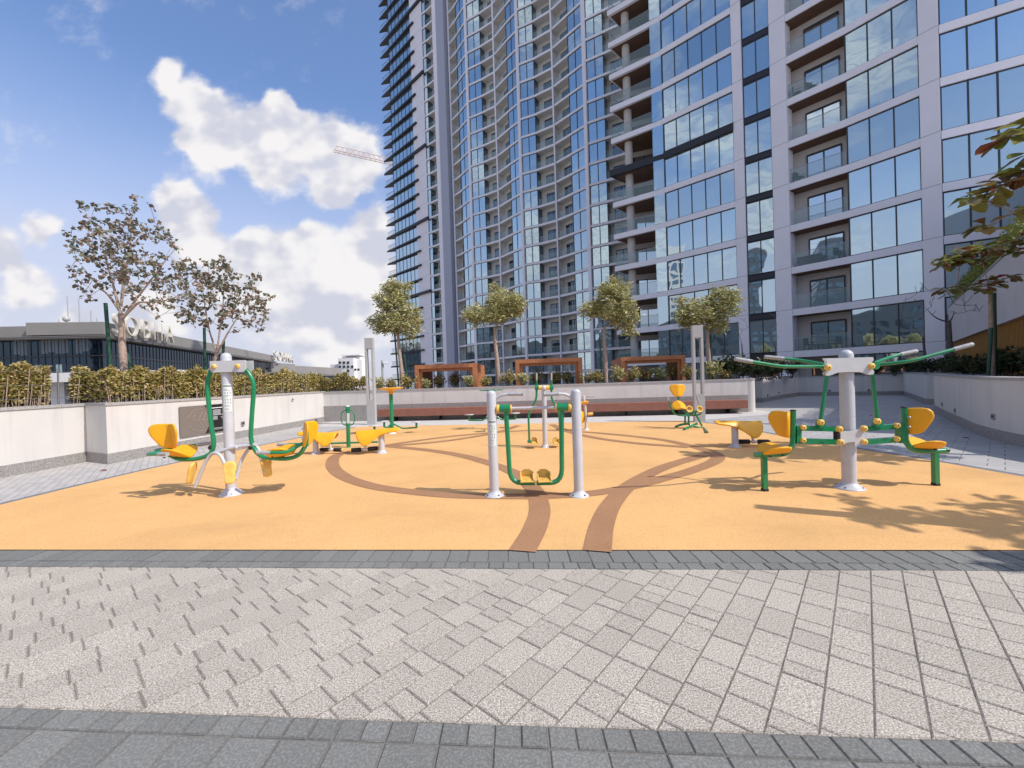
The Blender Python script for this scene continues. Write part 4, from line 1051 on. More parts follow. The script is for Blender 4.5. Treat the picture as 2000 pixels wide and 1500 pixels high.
def sign():
    Wd = (Vector(WL[1]) - Vector(WL[0])).normalized(); nrm = Vector((Wd.y, -Wd.x, 0))
    def onwall(px, py):
        p0 = Vector((WL[0][0], WL[0][1], 0)) + nrm * .02; dr = ray(px, py); t = (p0 - Vector((0, 0, H))).dot(nrm) / dr.dot(nrm)
        return Vector((0, 0, H)) + dr * t
    A, C = onwall(349, 795), onwall(441, 788); u = Vector((Wd.x, Wd.y, 0))
    L_ = (C - A).dot(u); z1 = A.z; z0 = onwall(349, 855).z; h = z1 - z0
    o = A.copy(); o.z = z0; ww = (Vector((1, 0, 0)) * 0)
    t = thing('wall_signboard', o, 'rectangular sign with a leaf pattern and a black text half, mounted on the left wall', 'sign')
    def P(a, c, k=0): return o + u * a + Vector((0, 0, c)) + nrm * k
    m1 = mat('sign_bronze', (0.20, 0.165, 0.14), 0.5); m2 = mat('sign_black', (0.012, 0.012, 0.013), 0.35); m3 = mat('sign_line', (0.36, 0.29, 0.22), 0.5); m4 = mat('sign_white', (.75, .75, .75), .5)
    b = MB(); b.plate([P(0, 0, .012), P(L_, 0, .012), P(L_, h, .012), P(0, h, .012)], nrm, .02); b.build('panel', m1, t, o)
    # black half with concave edge
    hw = L_ * .47; arc = [(hw + .19 * L_ * (1 - ((q - .5) / .5) ** 2) * .55, q * h) for q in [i / 12 for i in range(13)]]
    pts = [P(a, c, .025) for a, c in arc] + [P(L_, h, .025), P(L_, 0, .025)]
    b = MB(); b.plate(pts, nrm, .004); b.build('black_field', m2, t, o)
    b = MB()
    def line(p, w=.012, k=.0285):
        for i in range(len(p) - 1): b.obox(P(*p[i], k), P(*p[i + 1], k), w, .002, 0, upv=nrm)
    line(arc, .012); line([(hw * .55, h * .5), (hw * 1.22, h * .5)]); line([(hw * .3, h * .62), (hw * .55, h * .85), (hw * .95, h * .88)])
    for q in (.75, .95): line([(hw * q, h * .5), (hw * (q + .18), h * .78)]); line([(hw * q, h * .5), (hw * (q + .18), h * .24)])
    line([(hw * .35, h * .3), (hw * .6, h * .14), (hw * 1.0, h * .12)]); line([(hw * .62, h * .95), (hw * .6, h * .7), (hw * .5, h * .55)])
    b.build('leaf_lines', m3, t, o)
    b = MB(); x0 = hw * 1.42
    def bar(x, y, w, hh): b.plate([P(x, y, .0295), P(x + w, y, .0295), P(x + w, y + hh, .0295), P(x, y + hh, .0295)], nrm, .002)
    bar(x0 - .05, h * .86, L_ * .3, h * .03)
    rg = random.Random(4)
    for i in range(7): bar(x0, h * (.79 - i * .03), L_ * rg.uniform(.16, .24), h * .011)
    for i in range(6): bar(x0, h * (.56 - i * .022), L_ * .1, h * .008)
    bar(L_ * .9, h * .62, L_ * .07, h * .016); bar(L_ * .84, h * .52, L_ * .12, h * .012); bar(L_ * .86, h * .47, L_ * .1, h * .008)
    bar(x0, h * .13, L_ * .34, h * .012); bar(x0 + .05, h * .09, L_ * .2, h * .008)
    b.build('lettering', m4, t, o)
    # small fittings
    def fit(px, py, w, hh, lab):
        q = onwall(px, py); b = MB()
        b.plate([q + u * x + Vector((0, 0, z)) + nrm * .01 for x, z in ((-w, -hh), (w, -hh), (w, hh), (-w, hh))], nrm, .02, 0)
        b.plate([q + u * x + Vector((0, 0, z)) + nrm * .022 for x, z in ((-w * .6, -hh * .2), (w * .6, -hh * .2), (w * .6, hh * .5), (-w * .6, hh * .5))], nrm, .006, 1)
        tag(b.build('wall_light', [steel, dark], None, q), lab, 'wall light', 'square wall lights set in the planter walls')
    fit(474, 827, .055, .055, 'square metal wall light on the left wall, right of the signboard')
    q = onwall(569, 779); b = MB(); b.tube([q + u * .06 + Vector((0, 0, .06)), q + nrm * .05 + u * .06 + Vector((0, 0, -.02)), q + nrm * .05 + Vector((0, 0, -.05)), q + nrm * .05 - u * .05], .014, .03)
    tag(b.build('wall_hook', steel, None, q), 'small metal hook-shaped tap high on the left wall', 'wall tap')
sign()
def wfit(p, nrm, lab):
    p = Vector(p); nrm = Vector(nrm).normalized(); u = Vector((-nrm.y, nrm.x, 0)); b = MB(); w = .055
    b.plate([p + u * x + Vector((0, 0, z)) + nrm * .01 for x, z in ((-w, -w), (w, -w), (w, w), (-w, w))], nrm, .02, 0)
    b.plate([p + u * x + Vector((0, 0, z)) + nrm * .022 for x, z in ((-w * .6, -w * .2), (w * .6, -w * .2), (w * .6, w * .5), (-w * .6, w * .5))], nrm, .006, 1)
    tag(b.build('wall_light', [steel, dark], None, p), lab, 'wall light', 'square wall lights set in the planter walls')
def on_curve(px, py, line):
    dr = ray(px, py); best = None
    for i in range(len(line) - 1):
        a, c = Vector(line[i][:2]), Vector(line[i + 1][:2]); e = c - a
        # solve (0,0)+dr*t = a+e*s
        det = dr.x * -e.y + dr.y * e.x
        if abs(det) < 1e-9: continue
        t = (a.x * -e.y + a.y * e.x) / det; s_ = (dr.x * a.y - dr.y * a.x) / det
        if 0 <= s_ <= 1 and t > 0: best = (Vector((dr.x * t, dr.y * t, H + dr.z * t)), Vector((e.y, -e.x, 0)).normalized())
    return best
for x, y, lab in ((1941, 814, 'square wall light on the curved right wall, nearest of three'), (1866, 802, 'square wall light on the curved right wall, middle of three'), (1841, 790, 'square wall light on the curved right wall, farthest of three')):
    r_ = on_curve(x, y, rwc)
    if r_:
        p, n_ = r_
        if n_.dot(Vector((-1, -.3, 0))) < 0: n_ = -n_
        wfit(p, n_, lab)
for x, y, line, lab in ((1499, 772, LS[2:], 'wall light on the stepped walkway wall, nearer of two'), (1521, 767, LS[2:], 'wall light on the stepped walkway wall, farther of two'), (1790, 770, RS, 'wall light on the far right walkway wall')):
    r_ = on_curve(x, y, line)
    if r_:
        p, n_ = r_
        if n_.y > 0: n_ = -n_
        wfit(p, n_, lab)
for x, y, sgn in ((1620, 763, 0), (1697, 762, 1)):
    r_ = on_curve(x, y, FWL + [(17.65, 21.2), (19.3, 20.35)])
    if r_: wfit(r_[0], (-.45, -.9, 0), 'dark wall light on the end wall, ' + ('right' if sgn else 'left') + ' of the dark doorway')

def lamp(base, h, rot, label):
    o = Vector(base); t = thing('lamp_column', o, label, 'lamp column', 'slotted grey lamp columns')
    w, d = .29, .15
    def B(x0, x1, z0, z1, nm, m=lampm, yy=d, dy=0):
        b = MB(); q = Matrix.Rotation(rot, 3, 'Z') @ Vector(((x0 + x1) / 2, dy, 0)); b.box((o.x + q.x, o.y + q.y, (z0 + z1) / 2), (x1 - x0, yy, z1 - z0), rot, bev=.005); return b.build(nm, m, t, o)
    B(-w / 2, w / 2, 0, h * .29, 'base_box'); B(-w / 2, w / 2, h - h * .125, h, 'head_box')
    B(-w / 2, -w / 2 + .068, h * .29, h * .875, 'upright'); B(w / 2 - .068, w / 2, h * .29, h * .875, 'upright')
    B(-w / 2 + .09, w / 2 - .09, h * .868, h * .8745, 'light_panel', mat('diffuser', (.7, .7, .68), .4), d * .7)
    b = MB(); b.box((o.x, o.y, .006), (w + .12, d + .12, .012), rot); b.build('base_plate', lampm, t, o)
l1 = G(727, 829); l2 = G(1366, 824)
lamp(l1, D(727, 660, l1.y).z, YAW + .02, 'tall grey lamp column with a long slot, left, in front of the bench end')
lamp(l2, D(1363, 636, l2.y).z, YAW - .04, 'tall grey lamp column with a long slot, right, behind the green rider machine')
lamp((4.85, 3.0, 0), 2.85, YAW - .5, 'tall grey lamp column standing beside the near right corner of the orange floor')

def pergola(xc, Yc, w, h, dpt, label):
    o = Vector((xc, Yc, 1.0)); t = thing('timber_pergola', o, label, 'pergola', 'timber portal pergolas behind the bench wall')
    rot = YAW
    def T(x, y, z):
        q = Matrix.Rotation(rot, 3, 'Z') @ Vector((x, y, 0)); return Vector((o.x + q.x, o.y + q.y, z))
    def B(x0, x1, y0, y1, z0, z1, nm, m=wood):
        b = MB(); c = T((x0 + x1) / 2, (y0 + y1) / 2, (z0 + z1) / 2); b.box(c, (x1 - x0, y1 - y0, z1 - z0), rot); return b.build(nm, m, t, o)
    f = .16
    for y0, y1, g in ((0, .12, .0), (.123, .24, .11)):
        a = f + g if g else f
        z1 = h - (.0 if not g else .003); x = w / 2 - (0 if not g else .003)
        B(-x, -x + a, y0, y1, 1.0, z1, 'post'); B(x - a, x, y0, y1, 1.0, z1, 'post'); B(-x + a, x - a, y0, y1, z1 - a, z1, 'beam')
    B(-w / 2 + .01, -w / 2 + .1, .243, dpt, 1.0, h - .02, 'side_panel'); B(w / 2 - .1, w / 2 - .01, .243, dpt, 1.0, h - .02, 'side_panel')
    B(-w / 2 + .103, w / 2 - .103, .243, dpt, h - .12, h - .02, 'roof_panel')
for x0, x1, yt, lab in ((807, 929, 711, 'orange timber pergola frame, leftmost of the three behind the wall'), (1005, 1137, 700, 'orange timber pergola frame in the middle, behind the air walker'), (1213, 1340, 695, 'orange timber pergola frame, rightmost of the three behind the wall')):
    Yp = 16.45; a = D(x0 + 1, yt, Yp); c = D(x1 + 1, yt, Yp - .2)
    pergola((a.x + c.x) / 2, Yp, c.x - a.x, (a.z + c.z) / 2, 2.3, lab)

# CCTV pole and crane
q = D(748, 742, 30.0)
o = Vector((q.x, q.y, 0)); t = thing('camera_pole', o, 'slim grey pole with a small camera on top, left of the tower', 'pole')
b = MB(); b.tube([(o.x, o.y, -9), (o.x, o.y, D(748, 704, 30).z)], .09, n=12); b.build('pole', lampm, t, o)
b = MB(); z = D(748, 709, 30).z; b.box((o.x + .25, o.y - .1, z), (.35, .16, .16), .3, bev=.02); b.tube([(o.x, o.y, z + .1), (o.x + .25, o.y - .1, z + .1)], .02); b.build('camera_head', lwhite, t, o)
A = D(652, 294, 150.0); Bp = D(757, 319, 159.4); dd = (Bp - A).normalized(); dd.z = 0; dd.normalize(); A.z = (A.z + Bp.z) / 2
Mx = A + dd * 46; o = Vector((Mx.x, Mx.y, -9)); t = thing('tower_crane', o, 'distant tower crane whose pale jib reaches out left of the tower', 'crane')
b = MB(); hgt = 2.0; sdv = Vector((-dd.y, dd.x, 0)) * .8
n_ = 26
for k in range(n_):
    p0 = A + dd * (48 * k / n_); p1 = A + dd * (48 * (k + 1) / n_)
    for s_ in (-1, 1):
        b.tube([p0 + sdv * s_, p1 + sdv * s_], .13, n=5, cap=False); b.tube([p0 + sdv * s_, (p0 + p1) / 2 + Vector((0, 0, hgt))], .07, n=4, cap=False); b.tube([(p0 + p1) / 2 + Vector((0, 0, hgt)), p1 + sdv * s_], .07, n=4, cap=False)
    b.tube([p0 - sdv, p1 + sdv], .06, n=4, cap=False)
    if k: b.tube([(p0 + p1) / 2 + Vector((0, 0, hgt)) - dd * 48 / n_, (p0 + p1) / 2 + Vector((0, 0, hgt))], .12, n=5, cap=False)
b.build('jib', craneW, t, o)
b = MB()
for sx, sy in ((-1, -1), (1, -1), (1, 1), (-1, 1)): b.tube([(Mx.x + sx, Mx.y + sy, -9), (Mx.x + sx, Mx.y + sy, A.z + 3)], .15, n=5)
for k in range(32):
    z = -9 + k * 3; s_ = 1 if k % 2 else -1
    b.tube([(Mx.x - s_, Mx.y - 1, z), (Mx.x + s_, Mx.y - 1, z + 3)], .08, n=4); b.tube([(Mx.x - 1, Mx.y - s_, z), (Mx.x - 1, Mx.y + s_, z + 3)], .08, n=4)
b.build('mast', craneW, t, o)

# ------------------------------------------------------------------ plants
rp = random.Random(11)
def rdir(zlo=-1.0, zhi=1.0):
    a = rp.uniform(0, 2 * math.pi); z = rp.uniform(zlo, zhi); r = math.sqrt(max(0, 1 - z * z)); return Vector((r * math.cos(a), r * math.sin(a), z))
def grow(mb, nodes, targets, r0, rmin, bend=.15, mi=0, n=6):
    """nodes: list of (pos, radius); connects each target to the skeleton"""
    targets = sorted(targets, key=lambda p: (p - nodes[0][0]).length)
    for T_ in targets:
        best = min(nodes, key=lambda q: (q[0] - T_).length * (1.0 + (0.5 if q[0].z > T_.z - .05 else 0)))
        a, r = best; L_ = (T_ - a).length
        if L_ < .05: continue
        mid = a.lerp(T_, .5) + rdir() * L_ * bend * .6 + Vector((0, 0, -L_ * bend * .25))
        ra = max(rmin, r * .62); P = []
        for k in range(5):
            t = k / 4; P.append(a * (1 - t) ** 2 + mid * 2 * t * (1 - t) + T_ * t * t)
        mb.tube(P, ra, n=n, r2=rmin, cap=False, mi=mi)
        for k in (2, 3, 4): nodes.append((P[k], ra + (rmin - ra) * k / 4))
def ell(px, py, rx, ry, Y, dep):     # crown blob from measured outline: centre + world radii
    c = D(px, py, Y); k = Y / FPX; return c, (rx * k, dep, ry * k)
def inb(blob, surf=.0):
    c, r = blob
    while True:
        p = Vector((rp.uniform(-1, 1), rp.uniform(-1, 1), rp.uniform(-1, 1)))
        if surf <= p.length <= 1: return c + Vector((p.x * r[0], p.y * r[1], p.z * r[2]))

def leafy_tree(name, base, trunk, rtr, blobs, nterm, label, cat, leaf_m, group, bark_m=bark, nleaf=26, LS_=.10, LW=.045, crad=.20, mode='narrow', stakes=(), rmin=.008, surf=.35, skel=None):
    o = Vector(base); t = thing(name, o, label, cat, group)
    b = MB(); b.tube(trunk, rtr, .15, n=12, r2=rtr * .6)
    nodes = [(trunk[-1], rtr * .6), (trunk[-2].lerp(trunk[-1], .6), rtr * .7)]
    for sk in (skel or []):
        b.tube(sk, rtr * .32, .1, n=8, r2=rtr * .11, cap=False)
        for k in range(1, len(sk)): nodes.append((sk[k], rtr * (.22 - .04 * k)))
    tot = sum(bl[1][0] * bl[1][2] for bl in blobs); terms = []
    for bl in blobs:
        for _ in range(max(2, int(nterm * bl[1][0] * bl[1][2] / tot))): terms.append(inb(bl, surf))
    grow(b, nodes, terms, rtr, rmin); b.build('trunk', bark_m, t, o)
    f = MB()
    for T_ in terms:
        for _ in range(nleaf):
            if mode == 'narrow':
                d = rdir(-.8, .6); c = T_ + rdir() * crad * rp.random() ** .5; f.leaf(c, d, rdir(), LS_ * rp.uniform(.7, 1.3), LW * rp.uniform(.8, 1.2), rp.random() if c.z < T_.z + .05 else rp.uniform(.3, .9))
            elif mode == 'heart':
                c = T_ + rdir() * crad * rp.random() ** .6; d = rdir(-.9, .2); f.leafb(c, d, rdir(), LS_ * rp.uniform(.6, 1.2), LW * rp.uniform(.8, 1.2), rp.random())
            else:
                a = rp.uniform(0, 6.28); d = Vector((math.cos(a), math.sin(a), rp.uniform(-.55, .5)))
                f.leafb(T_ + Vector((0, 0, rp.uniform(-.04, .05))), d, Vector((0, 0, 1)) + rdir() * .5, LS_ * rp.uniform(.6, 1.15), LW * rp.uniform(.8, 1.15), min(1, max(0, rp.gauss(.36, .25))))
    f.build('crown', leaf_m, t, o)
    for a, c in stakes:
        s_ = MB(); s_.tube([a, c], .035, n=8)
        s_ = s_.build('tree_stake', stake, None, (a.x, a.y, a.z)); tag(s_, 'dark green stake leaning ' + label_side(a, o) + ' ' + SHORT[name_i[0]], 'tree stake', 'green tree stakes')
    return t
def label_side(a, o): return 'left of' if a.x < o.x else 'right of'
SHORT = ['the taller sparse tree on the left', 'the smaller sparse tree on the left', 'the leftmost bushy tree', 'the second bushy tree', 'the third bushy tree', 'the fourth bushy tree behind the lamp', 'the almond tree by the right wall']
name_i = [0]

Y1 = 9.2
tr = lambda pts, Y: [D(x, y, Y) for x, y in pts]
leafy_tree('sparse_tree', D(245, 785, Y1), tr([(245, 790), (243, 730), (238, 670), (238, 640), (236, 612)], Y1), .085,
           [ell(250, 500, 105, 80, Y1, 1.0), ell(300, 560, 75, 70, Y1, .9), ell(205, 450, 55, 50, Y1, .7), ell(180, 520, 50, 70, Y1, .6), ell(265, 430, 50, 42, Y1, .6)], 215,
           'tall sparse tree with small dark leaf clusters, the taller behind the left wall', 'tree', lf_brown, 'sparse trees behind the left wall',
           nleaf=8, LS_=.085, LW=.085, crad=.10, mode='heart', surf=.1, rmin=.0045,
           skel=[tr([(236, 615), (222, 560), (205, 500), (190, 450)], Y1), tr([(238, 625), (262, 590), (300, 540), (330, 500)], Y1), tr([(236, 600), (243, 540), (255, 480), (257, 420)], Y1), tr([(237, 612), (215, 580), (180, 545), (160, 520)], Y1 + .3), tr([(240, 620), (270, 590), (310, 590), (345, 580)], Y1 - .3)],
           stakes=[(D(221, 782, Y1 - .1), D(206, 592, Y1 - .1)), (D(268, 778, Y1 + .2), D(248, 690, Y1 + .2))])
name_i[0] = 1; Y2 = 11.4
leafy_tree('sparse_tree', D(419, 772, Y2), tr([(419, 785), (418, 735), (416, 710), (424, 690)], Y2), .075,
           [ell(430, 590, 85, 70, Y2, 1.0), ell(390, 560, 45, 55, Y2, .7), ell(490, 590, 42, 60, Y2, .7), ell(420, 530, 50, 32, Y2, .5)], 170,
           'smaller sparse tree with a forked trunk, behind the grey post of the leg press', 'tree', lf_brown, 'sparse trees behind the left wall',
           nleaf=8, LS_=.10, LW=.10, crad=.11, mode='heart', surf=.1, rmin=.005,
           skel=[tr([(424, 692), (410, 650), (400, 600), (395, 550)], Y2), tr([(424, 690), (445, 650), (470, 610), (495, 570)], Y2), tr([(424, 688), (430, 640), (436, 590), (440, 540)], Y2)],
           stakes=[(D(402, 772, Y2 - .1), D(399, 640, Y2 - .1)), (D(432, 770, Y2 + .1), D(437, 665, Y2 + .1))])

back = [
    ((787, 757), [(787, 760), (784, 720), (779, 680), (777, 650)], [ell(770, 590, 34, 40, 16.6, .8), ell(775, 630, 45, 26, 16.6, 1.0), ell(742, 632, 24, 20, 16.6, .6), ell(803, 622, 24, 28, 16.6, .7), ell(766, 562, 16, 18, 16.6, .4), ell(806, 648, 16, 12, 16.6, .4)], 'bushy pale-leaved tree with a conical crown, leftmost, in front of the tower edge', [((779, 755), (770, 640)), ((798, 755), (789, 690))]),
    ((974, 748), [(974, 750), (971, 705), (967, 668), (966, 640)], [ell(985, 590, 36, 26, 16.3, 1.0), ell(940, 615, 36, 22, 16.3, .9), ell(1005, 602, 24, 24, 16.3, .8), ell(925, 615, 20, 16, 16.3, .5), ell(970, 610, 32, 24, 16.3, .8)], 'bushy pale-leaved tree with a wide flat crown and forked trunk, second from the left', []),
    ((1183, 745), [(1183, 748), (1182, 700), (1180, 665), (1180, 640)], [ell(1195, 590, 42, 44, 16.0, 1.0), ell(1155, 605, 26, 16, 16.0, .6), ell(1222, 610, 30, 30, 16.0, .8), ell(1195, 560, 24, 18, 16.0, .6), ell(1225, 640, 20, 18, 16.0, .5)], 'bushy pale-leaved tree with a tall rounded crown, third from the left', [((1176, 745), (1171, 660))]),
    ((1386, 740), [(1386, 742), (1384, 700), (1382, 665), (1382, 645)], [ell(1370, 610, 50, 28, 15.8, 1.0), ell(1410, 595, 36, 36, 15.8, .9), ell(1345, 615, 30, 24, 15.8, .7), ell(1400, 635, 26, 16, 15.8, .6)], 'bushy pale-leaved tree with its trunk behind the right lamp column', [((1392, 740), (1388, 655))]),
]
for i, (bs, trk, bl, lab, st) in enumerate(back):
    name_i[0] = 2 + i; Yb = 16.6 - i * .27
    bl = [(c, (r[0] * .86, r[1] * .8, r[2] * .86)) for c, r in bl] + [(bl[0][0] + Vector((rp.uniform(-1, 1) * bl[0][1][0] * 1.25, 0, rp.uniform(-.2, 1) * bl[0][1][2] * 1.1)), (.16, .16, .16)) for _ in range(4)]
    leafy_tree('bushy_tree', D(bs[0], bs[1], Yb), tr(trk, Yb), .095, bl, 190, lab, 'tree', lf_pale, 'bushy trees behind the bench wall', nleaf=34, LS_=.17, LW=.045, crad=.21, surf=.3, rmin=.012,
               stakes=[(D(a[0], a[1], Yb), D(c[0], c[1], Yb)) for a, c in st])

# almond trees on the right
name_i[0] = 6
leafy_tree('almond_tree', Vector((8.95, 5.3, 1.0)), [vec(8.95, 5.3, .9), vec(8.9, 5.35, 2.2), vec(8.75, 5.4, 3.3), vec(8.5, 5.5, 4.0)], .07,
           [ell(1915, 370, 45, 26, 5.5, .35), ell(1970, 325, 45, 36, 5.5, .4), ell(1962, 275, 36, 18, 5.5, .35), ell(1975, 425, 40, 26, 5.5, .4), (vec(8.8, 5.3, 4.2), (1.1, .9, .9)), (vec(8.3, 5.3, 5.0), (.7, .7, .5))], 105,
           'almond tree whose large green and red leaves reach in from the right edge', 'tree', lf_almond, 'almond trees behind the right wall', nleaf=9, LS_=.30, LW=.155, mode='almond', surf=.2, rmin=.008)
Y3 = 9.6
leafy_tree('almond_tree', D(1938, 735, Y3), tr([(1938, 740), (1937, 690), (1935, 620), (1934, 575), (1930, 555)], Y3), .05,
           [ell(1850, 510, 38, 14, Y3, .4), ell(1905, 500, 46, 18, Y3, .5), ell(1955, 480, 44, 20, Y3, .6), ell(1890, 565, 36, 10, Y3, .4), ell(1945, 545, 26, 10, Y3, .4)], 44,
           'almond tree with dark red leaves and a thin staked trunk above the curved right wall', 'tree', lf_almond, 'almond trees behind the right wall', nleaf=9, LS_=.26, LW=.13, mode='almond', surf=.1, rmin=.008,
           stakes=[(D(1944, 738, Y3 + .1), D(1942, 572, Y3 + .1)), (D(1930, 738, Y3 - .1), D(1936, 640, Y3 - .1))])
leafy_tree('almond_tree', Vector((8.7, 1.5, 1.0)), [vec(8.7, 1.5, .9), vec(8.6, 1.5, 2.4), vec(8.3, 1.6, 3.3)], .07,
           [(vec(7.7, 1.75, 4.2), (1.3, 1.0, .9)), (vec(8.2, 1.6, 5.2), (.9, .9, .6)), (vec(7.0, 1.9, 3.6), (.5, .6, .3))], 28,
           'almond tree at the near right, throwing leaf shadows across the orange floor', 'tree', lf_almond, 'almond trees behind the right wall', nleaf=10, LS_=.27, LW=.13, mode='almond', surf=.2)
# bare small trees
def bare(base, trunk, blobs, n_, rt, lab, leaf=0):
    o = Vector(base); t = thing('bare_tree', o, lab, 'tree', 'leafless young trees'); b = MB(); b.tube(trunk, rt, .1, n=10, r2=rt * .7)
    nodes = [(trunk[-1], rt * .6)]; terms = [inb(bl, .4) for bl in blobs for _ in range(n_)]
    grow(b, nodes, terms, rt, .007, .3); b.build('trunk', barkd, t, o)
bare(D(1857, 722, 15.5), tr([(1857, 725), (1855, 670), (1853, 628)], 15.5), [ell(1835, 585, 48, 36, 15.5, .9), ell(1880, 600, 26, 24, 15.5, .6)], 14, .10, 'leafless tree with a thick dark trunk, right, beside the gold slats')
bare(D(1808, 715, 17.5), tr([(1808, 720), (1806, 690), (1803, 660)], 17.5), [ell(1790, 600, 34, 55, 17.5, .8)], 16, .06, 'leafless multi-branched young tree in front of the dark glass')
bare(D(1508, 700, 20), tr([(1518, 712), (1516, 690), (1514, 672)], 20), [ell(1512, 635, 15, 36, 20, .5)], 12, .045, 'thin leafless sapling in front of the narrow window column, right of two')
bare(D(1450, 700, 20), tr([(1452, 712), (1450, 690), (1449, 672)], 20), [ell(1452, 640, 12, 30, 20, .5)], 9, .04, 'thin leafless sapling in front of the pale column, left of two')

# hedges behind the left wall
def hedge(name, segs, dens, lab, leaf_m, Ls=.075, group='climber hedges on the left wall', zlo=1.18):
    """segs: (x0,x1,ytop,ybottom) measured outline, hedge standing .35 m behind the wall face"""
    fr = MB(); st = MB(); o = None
    for x0, x1, yt, yb, dn in segs:
        n_ = int((x1 - x0) * dens * dn * 1.2)
        for _ in range(n_):
            px = rp.uniform(x0, x1)
            # distance of wall along this direction
            X0, Y0 = WLx(px)
            Y = Y0 * 1.0 + rp.uniform(.05, .45)
            py = rp.uniform(yt + 6 * math.sin(px * .11) + 3 * math.sin(px * .37), yb)
            if rp.random() < .75 * max(0, math.sin(px * .083 + py * .12) * math.sin(px * .031 - py * .19 + 1.0)) + (.35 if py > yb - 12 else 0): continue
            q = D(px, py, Y)
            if o is None: o = Vector((q.x, q.y, 1.0))
            fr.leaf(q, rdir(-.6, .8), rdir(), Ls * rp.uniform(.7, 1.4), Ls * .6, rp.random())
            if rp.random() < .014: st.tube([(q.x, q.y, 1.0), (q.x + rp.uniform(-.1, .1), q.y, q.z)], .008, n=4, cap=False)
    t = thing(name, o, lab, 'hedge', group)
    fr.build('foliage', leaf_m, t, o); st.build('stems', bark, t, o); return t
def WLx(px):
    d = ray(px, 770); L_ = [(-9.0, -4), (-8.85, 6.75), (-8.85, 8.5), (-8.1, 8.3), (-7.8, 12.1), (-7.5, 16.1), (8.0, 14.75)]
    u = d.x / d.y
    for i in range(len(L_) - 1):
        a, c = L_[i], L_[i + 1]
        fa, fc = a[0] - u * a[1], c[0] - u * c[1]
        if fa * fc <= 0 and a[1] > 0 or (fa * fc <= 0 and c[1] > 0 and i == 0):
            s_ = fa / (fa - fc); y = a[1] + (c[1] - a[1]) * s_
            if y > 0: return a[0] + (c[0] - a[0]) * s_, y
    return -8, 8.2
hedge('climber_hedge', [(-60, 92, 716, 775, 1.3), (-60, 92, 760, 795, .35)], 62, 'thick green and yellow climber hedge at the far left end of the wall', lf_hedge, .066)
hedge('climber_hedge', [(140, 238, 724, 782, 1.2)], 62, 'climber hedge left of the tall sparse tree, right of the gap in the hedge', lf_hedge, .066)
hedge('climber_hedge', [(238, 430, 724, 778, 1.15)], 70, 'climber hedge between the two sparse trees', lf_hedge, .07)
hedge('climber_hedge', [(430, 600, 728, 772, 1.0)], 80, 'dry yellow-green climber hedge right of the leg press post', lf_hedge, .07)
hedge('climber_hedge', [(600, 716, 735, 766, .95)], 90, 'low far end of the climber hedge beside the left lamp column', lf_hedge, .07)
for px, yt, lab in ((30, 710, 'timber trellis post at the far left in the climber hedge'), (114, 718, 'thin steel trellis post standing in the hedge gap'), (328, 724, 'thin steel trellis post in the hedge between the two sparse trees'), (520, 722, 'thin steel trellis post in the dry hedge right of the leg press'), (590, 726, 'thin steel trellis post near the far end of the hedge')):
    X0, Y0 = WLx(px); Yp = Y0 + .1; a = D(px, 788, Yp); a.z = 1.0; b = MB(); c = D(px - 1, yt, Yp)
    b.tube([a, c], .014, n=8); tag(b.build('trellis_post', mat('tan_post', (.5, .35, .2), .7) if px == 30 else steel, None, a), lab, 'trellis post', 'trellis posts in the hedge')
b = MB(); pz = [(WLx(x), x) for x in (-40, 30, 114, 160, 200)]
for z in (1.3, 1.55, 1.8):
    b.tube([(p[0][0], p[0][1] + .1, z) for p in pz], .004, n=4)
tag(b.build('trellis_wires', steel, None, (-8.4, 8, 1.3)), 'thin horizontal trellis wires strung across the hedge gap', 'wire')

# shrubs (individuals)
def shrub_proto(lm, n_, rad, h, Ls, lab, broad=False):
    t = thing('shrub', (0, 0, 0), lab, 'shrub'); b = MB(); f = MB()
    for _ in range(9):
        e = Vector((rp.uniform(-rad, rad) * .8, rp.uniform(-rad, rad) * .6, h * rp.uniform(.55, 1.0))); b.tube([(e.x * .2, e.y * .2, 0), (e.x * .7, e.y * .7, e.z * .5), e], .012, .05, n=5, r2=.005)
        for _ in range(n_ // 9):
            c = e.lerp(Vector((0, 0, h * .3)), rp.random() ** 1.5 * .8) + rdir() * .11
            (f.leafb if broad else f.leaf)(c, rdir(-.3, .9), rdir(), Ls * rp.uniform(.7, 1.3), Ls * (.5 if broad else .4), rp.random())
    b.build('stems', barkd, t); f.build('foliage', lm, t); return t
protA = shrub_proto(lf_hedge, 420, .42, .75, .12, '')
protB = shrub_proto(lf_pale, 420, .40, .7, .12, '')
protC = shrub_proto(lf_dark, 520, .55, .7, .14, '')
ALLCH = {}
for c in bpy.data.objects:
    if c.parent: ALLCH.setdefault(c.parent.name, []).append(c)
used = set()
def put(proto, x, y, z, s_, rz, lab, group):
    if proto.name in used: o = copy_tree(proto, None, ALLCH)
    else: o = proto; used.add(proto.name)
    o.location = (x, y, z); o.scale = (s_, s_, s_ * rp.uniform(.9, 1.1)); o.rotation_euler = (0, 0, rz); o['label'] = lab; o['group'] = group
